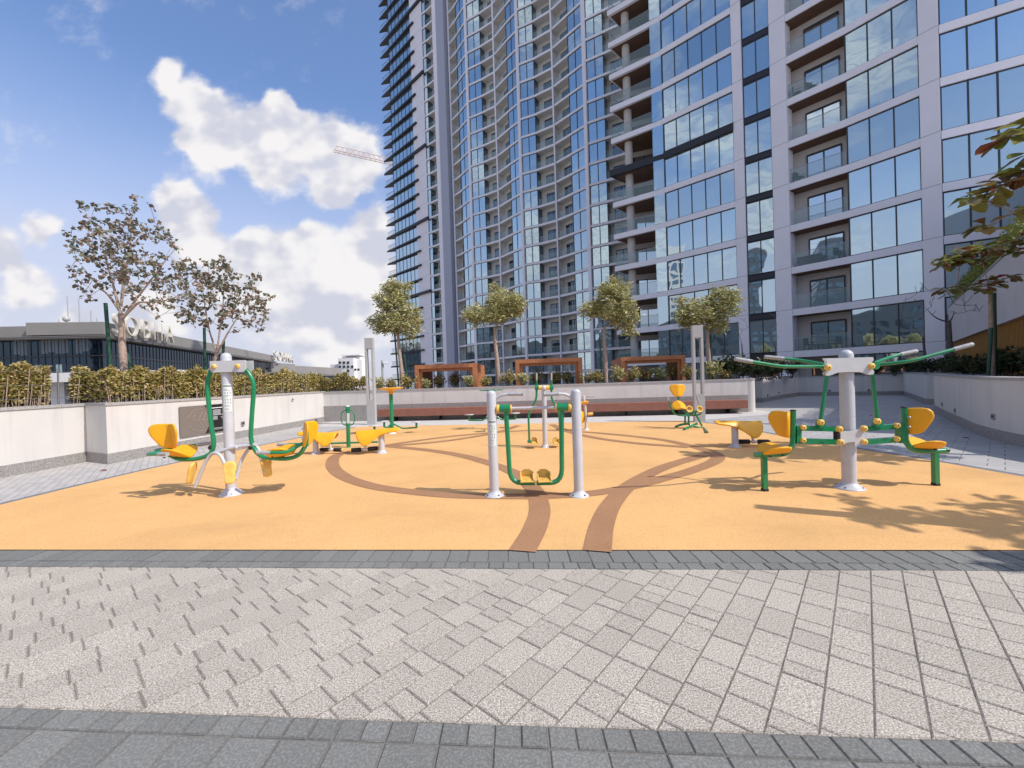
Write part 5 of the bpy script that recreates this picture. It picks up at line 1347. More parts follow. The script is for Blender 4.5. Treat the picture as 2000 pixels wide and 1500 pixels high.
LM = [(742, 'at the left end of the bench wall'), (762, 'left of the leftmost bushy tree trunk'), (800, 'between the leftmost bushy tree and the left pergola'), (828, 'in the left opening side of the left pergola'), (858, 'in the middle of the left pergola opening, left half'), (888, 'in the middle of the left pergola opening, right half'), (915, 'at the right post of the left pergola'), (948, 'just right of the left pergola'), (990, 'right of the second bushy tree trunk'), (1022, 'at the left post of the middle pergola'), (1050, 'in the left part of the middle pergola opening'), (1085, 'in the centre of the middle pergola opening'), (1112, 'in the right part of the middle pergola opening'), (1146, 'just right of the middle pergola'), (1168, 'left of the third bushy tree trunk'), (1202, 'below the side panel of the right pergola'), (1232, 'at the left post of the right pergola'), (1262, 'in the left part of the right pergola opening'), (1290, 'in the centre of the right pergola opening'), (1318, 'in the right part of the right pergola opening'), (1348, 'right of the right pergola, left of the lamp column'), (1392, 'right of the lamp column behind the wall'), (1415, 'pale-leaved, left of the dark shrubs')]
for i, (px, lab) in enumerate(LM):
    inside = 'pergola opening' in lab; Yq = (17.4 if inside else 16.2) - .1 * (px - 742) / 65 + rp.uniform(-.2, .4)
    g = D(px, 748, Yq)
    put(protA if i % 3 else protB, g.x, g.y, 1.0, rp.uniform(.85, 1.0) if inside else rp.uniform(.75, 1.05), rp.uniform(0, 6), ('yellow-green shrub ' if i % 3 else 'pale green shrub ') + lab, 'shrubs behind the bench wall')
DK = [(1432, 15.6, 'nearest the right end of the bench wall'), (1455, 16.3, 'above the rounded pier'), (1478, 16.6, 'just right of the rounded pier'), (1500, 18.2, 'behind the left lever handles'), (1522, 19.5, 'left of the lever press top plate'), (1545, 21.0, 'at the far end of the left planter'), (1470, 18.6, 'in front of the pale tower column'), (1500, 20.2, 'under the leafless saplings')]
for px, Yq, lab in DK:
    g = D(px, 735, Yq); put(protC, g.x, g.y, 1.0, rp.uniform(1.0, 1.3), rp.uniform(0, 6), 'dark green shrub ' + lab, 'dark shrubs in the planters')
DR = [(1715, 21.5, 'behind the lever press right handles'), (1745, 20.5, 'left of the leafless young tree'), (1775, 19.5, 'below the dark glass'), (1800, 18.0, 'under the leafless young tree'), (1826, 16.0, 'left of the thick dark trunk'), (1850, 14.5, 'at the foot of the thick dark trunk'), (1872, 13.4, 'right of the thick dark trunk'), (1895, 12.0, 'at the foot of the gold slats, left'), (1918, 11.0, 'left of the staked almond trunk'), (1950, 10.2, 'right of the staked almond trunk'), (1978, 9.6, 'near the right edge above the curved wall'), (2010, 9.0, 'at the right edge above the curved wall')]
for px, Yq, lab in DR:
    g = D(px, 725, Yq); put(protC, g.x, g.y, .95, rp.uniform(.8, 1.05), rp.uniform(0, 6), 'low dark shrub ' + lab, 'dark shrubs in the planters')
# ------------------------------------------------------------------ towers
FH = 3.2
def frameof(A, B):
    A, B = Vector(A), Vector(B); d = (B - A); L_ = d.length; d.normalize(); return A, B, d, Vector((d.y, -d.x)), L_
def window_mesh(A, B, n_, z0, z1, inset=.05, mull=.07, glass_first=0):
    A, B, d, nn, L_ = frameof(A, B); b = MB(); a = A - nn * inset; c = B - nn * inset
    for k in range(n_):
        p, q = a + d * (L_ * k / n_), a + d * (L_ * (k + 1) / n_)
        b.add([(p.x, p.y, z0), (q.x, q.y, z0), (q.x, q.y, z1), (p.x, p.y, z1)], [(0, 1, 2, 3)], 0)
    for k in range(n_ + 1):
        p = A + d * (L_ * k / n_ + (mull / 2 + .003 if k == 0 else (-mull / 2 - .003 if k == n_ else 0))); 
        b.box((p.x - nn.x * .03, p.y - nn.y * .03, (z0 + z1) / 2), (mull, .06, z1 - z0), math.atan2(d.y, d.x), 1)
    m_ = A.lerp(B, .5)
    for z in (z0 + .03, z1 - .04): b.box((m_.x - nn.x * .034, m_.y - nn.y * .034, z), (L_ - mull * 2, .05, .06), math.atan2(d.y, d.x), 1)
    return b
def balcony_parts(A, B, dep, z0, z1, doorside=.25, doorw=.6, rail_h=1.05, soff=None, doorh=2.15, side=0):
    A, B, d, nn, L_ = frameof(A, B); a2, b2 = A - nn * dep, B - nn * dep
    w = MB()
    w.add([(a2.x, a2.y, z0), (b2.x, b2.y, z0), (b2.x, b2.y, z1), (a2.x, a2.y, z1)], [(0, 1, 2, 3)], 0)
    for p, q, mi in ((A, a2, 3 if side else 0), (b2, B, 0)): w.add([(p.x, p.y, z0), (q.x, q.y, z0), (q.x, q.y, z1), (p.x, p.y, z1)], [(0, 1, 2, 3)], mi)
    w.add([(A.x, A.y, z1 - .012), (B.x, B.y, z1 - .012), (b2.x, b2.y, z1 - .012), (a2.x, a2.y, z1 - .012)], [(0, 1, 2, 3)], 1)
    w.add([(A.x, A.y, z0 + .012), (B.x, B.y, z0 + .012), (b2.x, b2.y, z0 + .012), (a2.x, a2.y, z0 + .012)], [(0, 1, 2, 3)], 2)
    dr = MB(); s0 = L_ * doorside; s1 = min(L_ * .96, s0 + L_ * doorw); ang = math.atan2(d.y, d.x)
    p0 = a2 + d * s0 + nn * .04; p1 = a2 + d * s1 + nn * .04; zt = z0 + doorh
    dr.add([(p0.x, p0.y, z0 + .02), (p1.x, p1.y, z0 + .02), (p1.x, p1.y, zt), (p0.x, p0.y, zt)], [(0, 1, 2, 3)], 0)
    for s_ in (s0, (s0 + s1) / 2, s1):
        q = a2 + d * s_ + nn * .06; dr.box((q.x, q.y, (z0 + zt) / 2), (.09, .05, zt - z0), ang, 1)
    q = a2 + d * ((s0 + s1) / 2) + nn * .058; dr.box((q.x, q.y, zt - .02), (s1 - s0, .05, .13), ang, 1)
    rl = MB(); q0 = A + d * .06 - nn * .06; q1 = B - d * .06 - nn * .06
    rl.add([(q0.x, q0.y, z0 + .05), (q1.x, q1.y, z0 + .05), (q1.x, q1.y, z0 + rail_h), (q0.x, q0.y, z0 + rail_h)], [(0, 1, 2, 3)], 0)
    rl.obox((q0.x, q0.y, z0 + rail_h + .02), (q1.x, q1.y, z0 + rail_h + .02), .04, .03, 1)
    return w, dr, rl
def copies(proto, ks, base=0):
    """first floor keeps proto, the others are copies (with their parts)"""
    ch = [c for c in bpy.data.objects if c.parent == proto]
    for i, k in enumerate(ks):
        if i == 0: o = proto
        else:
            o = proto.copy(); COL.objects.link(o)
            for c in ch:
                q = c.copy(); COL.objects.link(q); q.parent = o
        o.location = (0, 0, k * FH)
def merge_far(name, parts, ks, mats, par, o):
    """one mesh for the repeats beyond the hundred largest"""
    b = MB()
    for mb, k in [(p, k) for p in parts for k in ks]:
        off_ = len(b.v); b.v += [(x, y, z + k * FH) for x, y, z in mb.v]; b.f += [tuple(i + off_ for i in f) for f in mb.f]; b.m += mb.m; b.sm += mb.sm; b.tone += mb.tone
    r_ = b.build(name, mats, par, o); r_['kind'] = 'stuff'; return r_
def column(par, o, A, B, z0, z1, m, proud=.06, dep=.8, name='column', joints=True):
    A, B, d, nn, L_ = frameof(A, B); b = MB()
    P = [A + nn * proud, B + nn * proud, B - nn * dep, A - nn * dep]
    b.prism([tuple(p) for p in P], z0, z1, 0)
    if joints:
        k = 0
        while 2.9 + k * FH < z1:
            z = 2.9 + k * FH; q = A.lerp(B, .5) + nn * (proud + .002); b.box((q.x, q.y, z), (L_, .006, .025), math.atan2(d.y, d.x), 1); k += 1
    return b.build(name, [m, mat('joint_line', (.2, .2, .22), .8)], par, o)

# near tower -----------------------------------------------------------
def near_tower():
    C0 = 2.65; bt = .5
    pt = lambda x, Z: ((x - 1000) / FPX * Z, Z)
    o = Vector((22, 32, 0)); t = thing('residential_tower', o, 'huge glass and pale-clad residential tower filling the right side', 'tower')
    pts = {1207: 41.7, 1310: 38.7, 1447: 34.5, 1466: 33.9, 1521: 32.6, 1552: 31.7, 1665: 29.1, 1810: 26.05, 1849: 25.3, 2023: 23.5, 2230: 21.6}
    Pp = {k: pt(k, v) for k, v in pts.items()}
    NK = 15; z0, z1 = C0 - FH + bt / 2, C0 - bt / 2   # storey -1..; window between bands (k-1) and k
    def ko(b, nm, mats, ks):
        r_ = b.build(nm, mats, t, o); return r_
    ks = list(range(0, NK))
    # vertices are stored for storey 0 (its top band at C0), copies go up
    for a, c, n_, m_ in ((1310, 1447, 5, 0), (1466, 1521, 2, 0), (1665, 1810, 3, 0), (1849, 2023, 3, 0), (2023, 2230, 3, 0)):
        b = window_mesh(Pp[a], Pp[c], n_, z0 - .0, z1)
        ob = b.build('window', [glass, frame_d], t, o); copies(ob, ks if a != 2023 else ks[:12])
    # bands (one per storey)
    line = [Pp[k] for k in (1310, 1447)]
    def band(line, nm, m, ks, hh=bt, proud=.08, dep=.6):
        a = offset(line, -proud); c = offset(line, dep); b = MB()
        b.prism([tuple(p) for p in a] + [tuple(p) for p in reversed(c)], C0 - hh / 2, C0 + hh / 2)
        ob = b.build(nm, m, t, o); copies(ob, ks)
    allk = list(range(-1, NK))
    band([Pp[1310], Pp[1447]], 'floor_band', clad, [k for k in allk if k != 6]); 
    band([Pp[1310], Pp[1447]], 'floor_band', blackp, [6], .62, .2)
    band([Pp[1466], Pp[1521]], 'spandrel', blackp, allk, .42, .0)
    band([Pp[1552], Pp[1665], Pp[1810]], 'floor_band', clad, allk)
    band([Pp[1849], Pp[2023], Pp[2230]], 'floor_band', clad, allk)
    # balcony bay
    w, dr, rl = balcony_parts(Pp[1552], Pp[1665], 1.25, z0, z1, .26, .6)
    ob = w.build('balcony', [recess, soffit, clad2], t, o); dr.build('door', [doorg, frame_d], ob, o); rl.build('railing', [rail, steel], ob, o); copies(ob, ks)
    # corner balconies
    T_, J, K, Lp = Vector((10.75, 41.7)), Vector(Pp[1310]), Vector((16.6, 42.2)), Vector((13.0, 43.6))
    Hj = Vector(Pp[1310]) + Vector((-.85, .55))
    b = MB(); b.prism([tuple(T_), tuple(J), tuple(K), tuple(Lp)], C0 - bt / 2, C0 + bt / 2 - .004, 0)
    b.add([(p[0], p[1], C0 - bt / 2 - .006) for p in (T_ + Vector((.35, .1)), J + Vector((-.1, .35)), K, Lp)], [(3, 2, 1, 0)], 1)
    sb = b.build('balcony_slab', [clad, soffit], t, o)
    b = MB(); q0, q1, q2 = T_ + Vector((.12, .05)), Hj + Vector((.0, .05)), Lp + Vector((-.3, -.2)); zb = C0 + bt / 2
    for p, q in ((q0, q1), (q0, q2)):
        b.add([(p.x, p.y, zb), (q.x, q.y, zb), (q.x, q.y, zb + 1.05), (p.x, p.y, zb + 1.05)], [(0, 1, 2, 3)], 0); b.obox((p.x, p.y, zb + 1.07), (q.x, q.y, zb + 1.07), .04, .03, 1)
    b.build('railing', [rail, steel], sb, o)
    copies(sb, [k for k in allk if k != 6])
    b = MB(); b.prism([tuple(T_ + Vector((-.25, 0))), tuple(J), tuple(K), tuple(Lp)], C0 - .31, C0 + .31, 0)
    b.add([(p[0], p[1], C0 - .32) for p in (T_ + Vector((.35, .1)), J + Vector((-.1, .35)), K, Lp)], [(3, 2, 1, 0)], 1)
    sb = b.build('balcony_slab', [blackp, soffit], t, o); sb.location = (0, 0, 6 * FH)
    # wall behind the corner balconies with door, dark return glass, curved glass pane
    b = MB(); b.add([(Lp.x, Lp.y, z0), (K.x, K.y, z0), (K.x, K.y, z1), (Lp.x, Lp.y, z1)], [(0, 1, 2, 3)], 0)
    d = (K - Lp).normalized(); n2 = Vector((d.y, -d.x)); p0, p1 = Lp + d * .5 + n2 * .04, Lp + d * 2.6 + n2 * .04
    bw = b.build('balcony_wall', recess, t, o)
    b = MB(); b.add([(p0.x, p0.y, z0), (p1.x, p1.y, z0), (p1.x, p1.y, z0 + 2.15), (p0.x, p0.y, z0 + 2.15)], [(0, 1, 2, 3)], 0)
    for s_ in (.5, 1.55, 2.6):
        q = Lp + d * s_ + n2 * .07; b.box((q.x, q.y, z0 + 1.07), (.09, .05, 2.15), math.atan2(d.y, d.x), 1)
    b.build('door', [doorg, frame_d], bw, o); copies(bw, ks)
    b = MB(); b.add([(Hj.x, Hj.y, z0), (K.x, K.y, z0), (K.x, K.y, z1), (Hj.x, Hj.y, z1)], [(3, 2, 1, 0)], 0); ob = b.build('return_pane', glass2, t, o); copies(ob, ks)
    b = window_mesh(tuple(Hj), Pp[1310], 1, z0, z1, 0.0, .05); ob = b.build('corner_pane', [glass, frame_d], t, o); copies(ob, ks)
    q = ((1245 - 1000) / FPX * 41.0, 41.6); b = MB(); b.tube([(q[0], q[1], -6), (q[0], q[1], 51)], .38, n=24); b.build('round_column', mat('concrete_column', (.5, .47, .44), .8, noise=(2, .08)), t, o)
    column(t, o, Pp[1447], Pp[1466], -6, 52, clad, .12)
    column(t, o, Pp[1521], Pp[1552], -6, 52, clad, .14)
    column(t, o, Pp[1810], Pp[1849], -6, 52, clad, .12)
    # body
    f = [Lp + Vector((.05, .3)), K + Vector((0, .3))] + [Vector(Pp[k]) + Vector((1.0, 1.0)) for k in (1447, 1521)] + [Vector(Pp[1552]) + Vector((1.45, 1.75)), Vector(Pp[1665]) + Vector((1.5, 1.7)), Vector(Pp[1810]) + Vector((1, 1)), Vector(Pp[2230]) + Vector((.6, 1.0))]
    b = MB(); b.prism([tuple(p) for p in f] + [(52, 30), (36, 58), (21.5, 60)], -9, 51.5); b.build('body', mat('tower_body', (.10, .10, .11), .7), t, o)
    b = MB(); b.prism([(Pp[1466][0], Pp[1466][1] + .4), (Pp[2023][0], Pp[2023][1] + .4), (40, 40), (24, 44)], -6, z0 - .8 + .25); 
    return t, Pp, z0
TN, PN, Z0N = near_tower()

# furniture on a few balconies
def armchair(p, rz, lab, s_=1.0):
    o = Vector(p); t = thing('garden_chair', o, lab, 'chair', 'dark chairs on the tower balconies'); m = mat('dark_wicker', (.03, .035, .035), .8)
    def B(c, sz, nm):
        b = MB(); q = Matrix.Rotation(rz, 3, 'Z') @ Vector(c); b.box(o + q * s_, tuple(k * s_ for k in sz), rz, bev=.015); return b.build(nm, m, t, o)
    B((0, 0, .4), (.5, .5, .08), 'seat'); B((0, .26, .68), (.5, .06, .5), 'backrest')
    for x in (-.25, .25):
        B((x, 0, .6), (.05, .5, .04), 'arm_rest')
        for y in (-.22, .22): B((x, y, .2), (.05, .05, .4), 'leg')
a0 = Vector(PN[1552]); a1 = Vector(PN[1665]); dN = (a1 - a0).normalized(); nN = Vector((dN.y, -dN.x))
def bp(s_, k, dep=.62): q = a0.lerp(a1, s_) - nN * dep; return (q.x, q.y, Z0N + .03 + k * FH)
armchair(bp(.25, 1), 1.2 + math.atan2(dN.y, dN.x), 'dark wicker armchair at the left of the lowest balcony')
armchair(bp(.66, 1), -1.2 + math.atan2(dN.y, dN.x), 'dark wicker armchair at the right of the lowest balcony')
q = bp(.45, 1); b = MB(); b.box((q[0], q[1], q[2] + .38), (.7, .45, .04), 0, bev=.01)
for x in (-.3, .3):
    for y in (-.18, .18): b.box((q[0] + x, q[1] + y, q[2] + .18), (.05, .05, .36), 0)
tag(b.build('low_table', mat('dark_wicker', (.03, .035, .035), .8), None, q), 'low dark table between the two armchairs on the lowest balcony', 'table')
q = bp(.33, 3, .6); b = MB(); b.box((q[0], q[1], q[2] + .25), (1.6, .6, .5), math.atan2(dN.y, dN.x), bev=.05); b.box((q[0], q[1] + .2, q[2] + .55), (1.6, .2, .5), math.atan2(dN.y, dN.x), bev=.05)
tag(b.build('outdoor_sofa', mat('dark_cloth', (.05, .045, .05), .9), None, q), 'dark outdoor sofa on the third balcony up', 'sofa')
armchair(bp(.82, 3, .5), .2, 'dark chair at the right end of the third balcony up')
armchair(bp(.14, 5, .5), .2, 'dark chair at the left of the fifth balcony up')
armchair(bp(.42, 7, .6), .2, 'dark chair in the middle of the seventh balcony up')
armchair(bp(.15, 7, .5), .9, 'dark chair at the left end of the seventh balcony up')

# far tower ------------------------------------------------------------
def far_tower():
    C0 = 2.5; bt = .36; pt = lambda x, Z: ((x - 1000) / FPX * Z, Z)
    o = Vector((0, 78, 0)); t = thing('residential_tower', o, 'tall curved residential tower in the centre with black slab edges on its left', 'tower')
    xs = {766: 103.0, 782: 101.0, 825: 94.7, 848: 91.4, 855: 90.8, 870: 89.2, 892: 87.4, 899: 88.0, 913: 85.9, 931: 82.7, 935: 82.3, 960: 80.8, 985.6: 79.0, 1009.6: 75.9, 1030: 73.7, 1034: 73.1, 1062.6: 71.9, 1098: 69.9, 1128.6: 67.3, 1158: 65.0, 1164: 64.4, 1198: 63.0, 1240: 61.4, 1300: 60.5}
    Pp = {k: pt(k, v) for k, v in xs.items()}
    NK = 35; z0, z1 = C0 - FH + bt / 2, C0 - bt / 2
    wins = [(1164, 1198, 2), (1128.6, 1158, 2), (1034, 1062.6, 2), (1009.6, 1030, 2), (935, 960, 2), (913, 931, 2), (848, 855, 1), (782, 825, 6)]
    bals = [(1198, 1240, .3), (1098, 1128.6, .35), (1062.6, 1098, .42), (985.6, 1009.6, .4), (960, 985.6, .45), (899, 913, .4), (855, 870, .3)]
    cnt = 0; rest = []
    for a, c, n_ in wins:
        b = window_mesh(Pp[a], Pp[c], n_, z0, z1, .05, .12)
        ks = list(range(0, NK)); take = ks[:min(len(ks), 24)] if cnt + 24 <= 96 else []
        if take: copies(b.build('window', [glass, frame_d], t, o), take); cnt += len(take)
        r_ = [k for k in ks if k not in take]
        if r_: rest.append((b, r_))
    bb = MB()
    def app(bb, mb, ks):
        for k in ks:
            f0 = len(bb.v); bb.v += [(x, y, z + k * FH) for x, y, z in mb.v]; bb.f += [tuple(i + f0 for i in f) for f in mb.f]; bb.m += mb.m; bb.sm += mb.sm; bb.tone += mb.tone
    for b, ks in rest: app(bb, b, ks)
    r_ = bb.build('windows', [glass, frame_d], t, o); r_['kind'] = 'stuff'
    cnt = 0; W_, D_, R_ = MB(), MB(), MB()
    for a, c, ds in bals:
        w, dr, rl = balcony_parts(Pp[a], Pp[c], 1.3, z0, z1, ds * .75, .66, side=1 if a in (1198, 1062.6, 960, 855) else 0)
        ks = list(range(0, NK)); take = ks[:24] if cnt + 24 <= 96 else []
        if take:
            ob = w.build('balcony', [recess2, recess2, recess2, glass2], t, o); dr.build('door', [doord, frame_d], ob, o); rl.build('railing', [rail, steel], ob, o); copies(ob, take); cnt += len(take)
        r2 = [k for k in ks if k not in take]; app(W_, w, r2); app(D_, dr, r2); app(R_, rl, r2)
    for mb, nm, ms in ((W_, 'balconies', [recess2, recess2, recess2, glass2]), (D_, 'balcony_doors', [doord, frame_d]), (R_, 'balcony_railings', [rail, steel])):
        r_ = mb.build(nm, ms, t, o); r_['kind'] = 'stuff'
    # floor bands
    seg = [899, 913, 931, 935, 960, 985.6, 1009.6, 1030, 1034, 1062.6, 1098, 1128.6, 1158, 1164, 1198, 1240, 1300]
    a = offset([Pp[k] for k in seg], -.1); c = offset([Pp[k] for k in seg], .7); b = MB(); b.prism([tuple(p) for p in a] + [tuple(p) for p in reversed(c)], C0 - bt / 2, C0 + bt / 2)
    copies(b.build('floor_band', clad, t, o), list(range(-1, NK)))
    sg = [848, 855, 870]; a = offset([Pp[k] for k in sg], -.1); c = offset([Pp[k] for k in sg], .7); b = MB(); b.prism([tuple(p) for p in a] + [tuple(p) for p in reversed(c)], C0 - bt / 2, C0 + bt / 2)
    copies(b.build('floor_band', clad, t, o), list(range(-1, NK)))
    # black slabs reaching past the left corner
    def slab(xe, Ze, ks, hh):
        E = Vector(pt(xe, Ze)); A = Vector(pt(765, 103.3)); Bk = Vector(Pp[782]) + Vector((1.2, 1.6)); c1 = Vector(Pp[782])
        dd = (E - A).normalized(); nn = Vector((dd.y, -dd.x)); b = MB()
        b.prism([tuple(A), tuple(E + nn * .55), tuple(E), tuple(c1 + Vector((.0, .0))), tuple(Bk)], C0 - hh / 2, C0 + hh / 2, 0)
        sb = b.build('balcony_slab', blackp, t, o)
        b = MB(); q0 = A + Vector((.35, -.1)); q1 = c1 + Vector((0, .0)); zb = C0 + hh / 2
        b.add([(q0.x, q0.y, zb), (q1.x, q1.y, zb), (q1.x, q1.y, zb + 1.1), (q0.x, q0.y, zb + 1.1)], [(0, 1, 2, 3)], 0); b.obox((q0.x, q0.y, zb + 1.12), (q1.x, q1.y, zb + 1.12), .06, .05, 1)
        b.build('railing', [rail, frame_d], sb, o); copies(sb, ks)
    spec = [k for k in range(-1, NK) if (k - 1) % 5 == 4 or False]
    spec = [6, 11, 16, 21, 26, 31]
    slab(833, 93.6, [k for k in range(-1, NK) if k not in spec], .34); slab(850, 91.2, spec, .55)
    # thin black lines continuing over the pale panel
    column(t, o, Pp[825], Pp[848], -9, 114, clad, .1, 2.5)
    column(t, o, Pp[870], pt(877, 88.6), -9, 114, clad, .4, 3, joints=False)
    column(t, o, pt(877, 88.6), Pp[892], -9, 114, mat('grey_panel', (.36, .38, .45), .5), .4, 3, joints=False)
    column(t, o, Pp[892], Pp[899], -9, 114, blackp, -.6, 2, 'dark_recess', False)
    for a_, c_ in ((931, 935), (1030, 1034), (1158, 1164)): column(t, o, Pp[a_], Pp[c_], -9, 114, clad, .25, joints=False)
    for a_ in (899, 985.6, 1098):
        A = Vector(Pp[a_]); B = Vector(pt(a_ + 1.6, xs[a_] - .1)); column(t, o, tuple(A - Vector((.1, 0))), tuple(B), -9, 114, clad, .3, 1.0, joints=False)
    f = [Vector(Pp[k]) + Vector((1.5, 1.9)) for k in (782, 848, 870, 892, 931, 985.6, 1034, 1098, 1164, 1240, 1300)]
    f[0] = Vector(Pp[782]) + Vector((.3, .7))
    b = MB(); b.prism([tuple(p) for p in f] + [(48, 85), (25, 125), (-14, 130)], -9, 114.3); b.build('body', mat('tower_body', (.10, .10, .11), .7), t, o)
    b = MB(); b.prism([Pp[782], tuple(Vector(Pp[825]) + Vector((.3, .3))), tuple(Vector(Pp[848]) + Vector((1, 2))), tuple(Vector(Pp[782]) + Vector((.4, .8)))], -9, 114); 
far_tower()

# podium block at the right with gold slats
def podium():
    A, B = Vector((25.3, 23.8)), Vector((10.7, 7.58)); o = Vector((A.x, A.y, 1)); d = (B - A).normalized(); n2 = Vector((-d.y, d.x)); n2 = -n2 if n2.x > 0 else n2
    t = thing('podium_building', o, 'low building at the right edge with a plain pale parapet above amber slats', 'building')
    bk = -n2 * 9
    b = MB(); b.prism([tuple(A), tuple(B), tuple(B + bk), tuple(A + bk)], 2.68, 4.72); b.build('parapet', mat('parapet_render', (.60, .56, .55), .85, noise=(1, .05)), t, o)
    b = MB(); b.prism([tuple(A + n2 * .03), tuple(B + n2 * .03), tuple(B - n2 * .25), tuple(A - n2 * .25)], 4.722, 4.78); b.build('coping', coping, t, o)
    b = MB(); i0, i1 = A - n2 * .5, B - n2 * .5; b.prism([tuple(i0), tuple(i1), tuple(B + bk), tuple(A + bk)], 0, 2.676); b.build('lower_wall', mat('amber_wall', (.2, .1, .02), .7), t, o)
    b = MB(); L_ = (B - A).length; n_ = int(L_ / .16)
    for k in range(n_):
        q = A + d * (k * .16 + .05) - n2 * .2; b.box((q.x, q.y, 1.85), (.06, .16, 1.65), math.atan2(d.y, d.x))
    r_ = b.build('slats', goldm, t, o)
    b = MB(); b.prism([(17.6, 11.8), (30, 8), (40, 30), (32.5, 25.2), (24.2, 18.6)], 2.0, 11.8); b.build('unseen_upper_block', clad, t, o)  # unseen taller block, set back and sized to shade the walkway walls
    f = MB()
    for _ in range(9000):
        s_ = rp.random(); q = A.lerp(B, s_ ** .8) - n2 * rp.uniform(.1, .5); zt = 4.78 + rp.random() ** 1.1 * (.95)
        f.leaf((q.x, q.y, zt), rdir(-.3, 1), rdir(), .11, .06, rp.random())
    tag(f.build('roof_hedge', lf_green, None, (A.x, A.y, 4.8)), 'green planting along the top of the pale parapet at the right edge', 'hedge')
podium()

# exhibition hall with sign and its neighbours ------------------------
def textmesh(s_, size, ext):
    c = bpy.data.curves.new('lettering', 'FONT'); c.body = s_; c.size = size; c.extrude = ext; c.space_character = 1.25; c.offset = -0.018
    ob = bpy.data.objects.new('tmp', c); COL.objects.link(ob); dg = bpy.context.evaluated_depsgraph_get()
    me = bpy.data.meshes.new_from_object(ob.evaluated_get(dg)); bpy.data.objects.remove(ob); return me
def hall():
    o = Vector((-96, 97, -9)); t = thing('exhibition_hall', o, 'long grey-roofed glass hall with a tall roof sign, behind the left hedge', 'building')
    C = Vector(((207 - 1000) / FPX * 97 - .0, 97.0)); Lf = Vector((-150, 93)); dR = Vector((-.235, 1.0)).normalized(); E = C + dR * 120
    zr, zf = 18.2, 15.0
    # horizontal line positions from the photo
    poly = [tuple(Lf), tuple(C), tuple(E), (E.x - 60, E.y + 20), (-170, 150)]
    b = MB(); b.prism([tuple(Vector(p)) for p in poly], zf, zr - .6); b.build('roof_fascia', roofm, t, o)
    b = MB(); Lr = Vector((-111, 94.9)); b.prism([tuple(Lr + Vector((0, -.25))), tuple(C + Vector((.2, -.25))), tuple(E + Vector((.25, 0))), tuple(E + Vector((-4, 0))), tuple(C + Vector((-4, 4))), tuple(Lr + Vector((0, 4)))], zf + .3, zr); b.build('raised_fascia', roofm, t, o)
    over = offset([tuple(Lf), tuple(C), tuple(E)], -1.4); inn = offset([tuple(Lf), tuple(C), tuple(E)], 3)
    b = MB(); b.prism([tuple(p) for p in over] + [tuple(p) for p in reversed(inn)], zf - .55, zf - .003); b.build('eaves', mat('eaves_grey', (.17, .16, .15), .6), t, o)
    b = MB(); b.prism([tuple(p) for p in offset([tuple(Lf), tuple(C), tuple(E)], -1.45)] + [tuple(p) for p in reversed(inn)], zf - .3, zf - .22); b.build('eaves_line', blackp, t, o)
    wl = offset([tuple(Lf), tuple(C), tuple(E)], 1.2); fl = [tuple(p) for p in wl] + [tuple(p) for p in reversed(offset([tuple(Lf), tuple(C), tuple(E)], 6))]
    rg = random.Random(2)
    for k, (za, zb) in enumerate(((10.6, 14.4), (6.6, 10.3), (2.2, 6.2))):
        b = MB(); b.prism(fl, za, zb); b.build('glass_wall', glassS, t, o)
        b = MB(); b.prism([tuple(p) for p in offset([tuple(Lf), tuple(C), tuple(E)], .9 if k else 1.1)] + [tuple(p) for p in reversed(offset([tuple(Lf), tuple(C), tuple(E)], 5))], zb + .003, zb + .29 if k else zb + .05); b.build('floor_edge', frame_d, t, o)
        b = MB()
        for A_, B_ in ((wl[0], wl[1]), (wl[1], wl[2])):
            dd = (B_ - A_).normalized(); L_ = (B_ - A_).length; nn = Vector((dd.y, -dd.x)); s_ = 0
            while s_ < L_:
                q = A_ + dd * s_ + nn * .06; b.box((q.x, q.y, (za + zb) / 2), (.12, .1, zb - za), math.atan2(dd.y, dd.x)); s_ += 1.5
        b.build('mullions', frame_d, t, o)
        # blinds drawn behind some panes
        b = MB(); A_, B_ = wl[0], wl[1]; dd = (B_ - A_).normalized(); nn = Vector((dd.y, -dd.x)); L_ = (B_ - A_).length; s_ = L_ - 33
        while s_ < L_ - 3:
            if rg.random() < (.55 if k == 0 else .45):
                q = A_ + dd * (s_ + .75) + nn * .012; hh = (zb - za) * (rg.uniform(.75, .98) if k == 0 else .55); zz = zb - hh / 2 if k == 0 else za + hh / 2
                b = MB(); b.box((q.x, q.y, zz), (1.3, .01, hh), math.atan2(dd.y, dd.x)); b.build('blind', mat('blind_cloth' if k == 0 else 'pale_blind', (.16, .2, .24) if k == 0 else (.3, .42, .42), .6), t, o)
            s_ += 1.5
    for k in range(7):
        q = C + dR * (4 + k * 7) ; b = MB(); b.box((q.x + .3, q.y, 4), (.7, .7, 6.4), 0); b.build('pillar', clad, t, o)
    # roof sign
    def onw(px, py, push=.9):
        nn = Vector((dR.y, -dR.x, 0)); p0 = Vector((C.x, C.y, 0)) + nn * push; dr = ray(px, py); k = (p0 - Vector((0, 0, H))).dot(nn) / dr.dot(nn); return Vector((0, 0, H)) + dr * k
    def signw(word, xa, xb, ya, yb, push, nm):
        a, c = onw(xa, ya, push), onw(xb, yb, push); width = Vector((c.x - a.x, c.y - a.y)).length
        me = textmesh(word, 1.0, .06); me.materials.clear(); me.materials.append(letterm)
        xsv = [v.co.x for v in me.vertices]; ysv = [v.co.y for v in me.vertices]; x0, x1, y0, y1 = min(xsv), max(xsv), min(ysv), max(ysv)
        return me, a, c, width, (x0, x1, y0, y1)
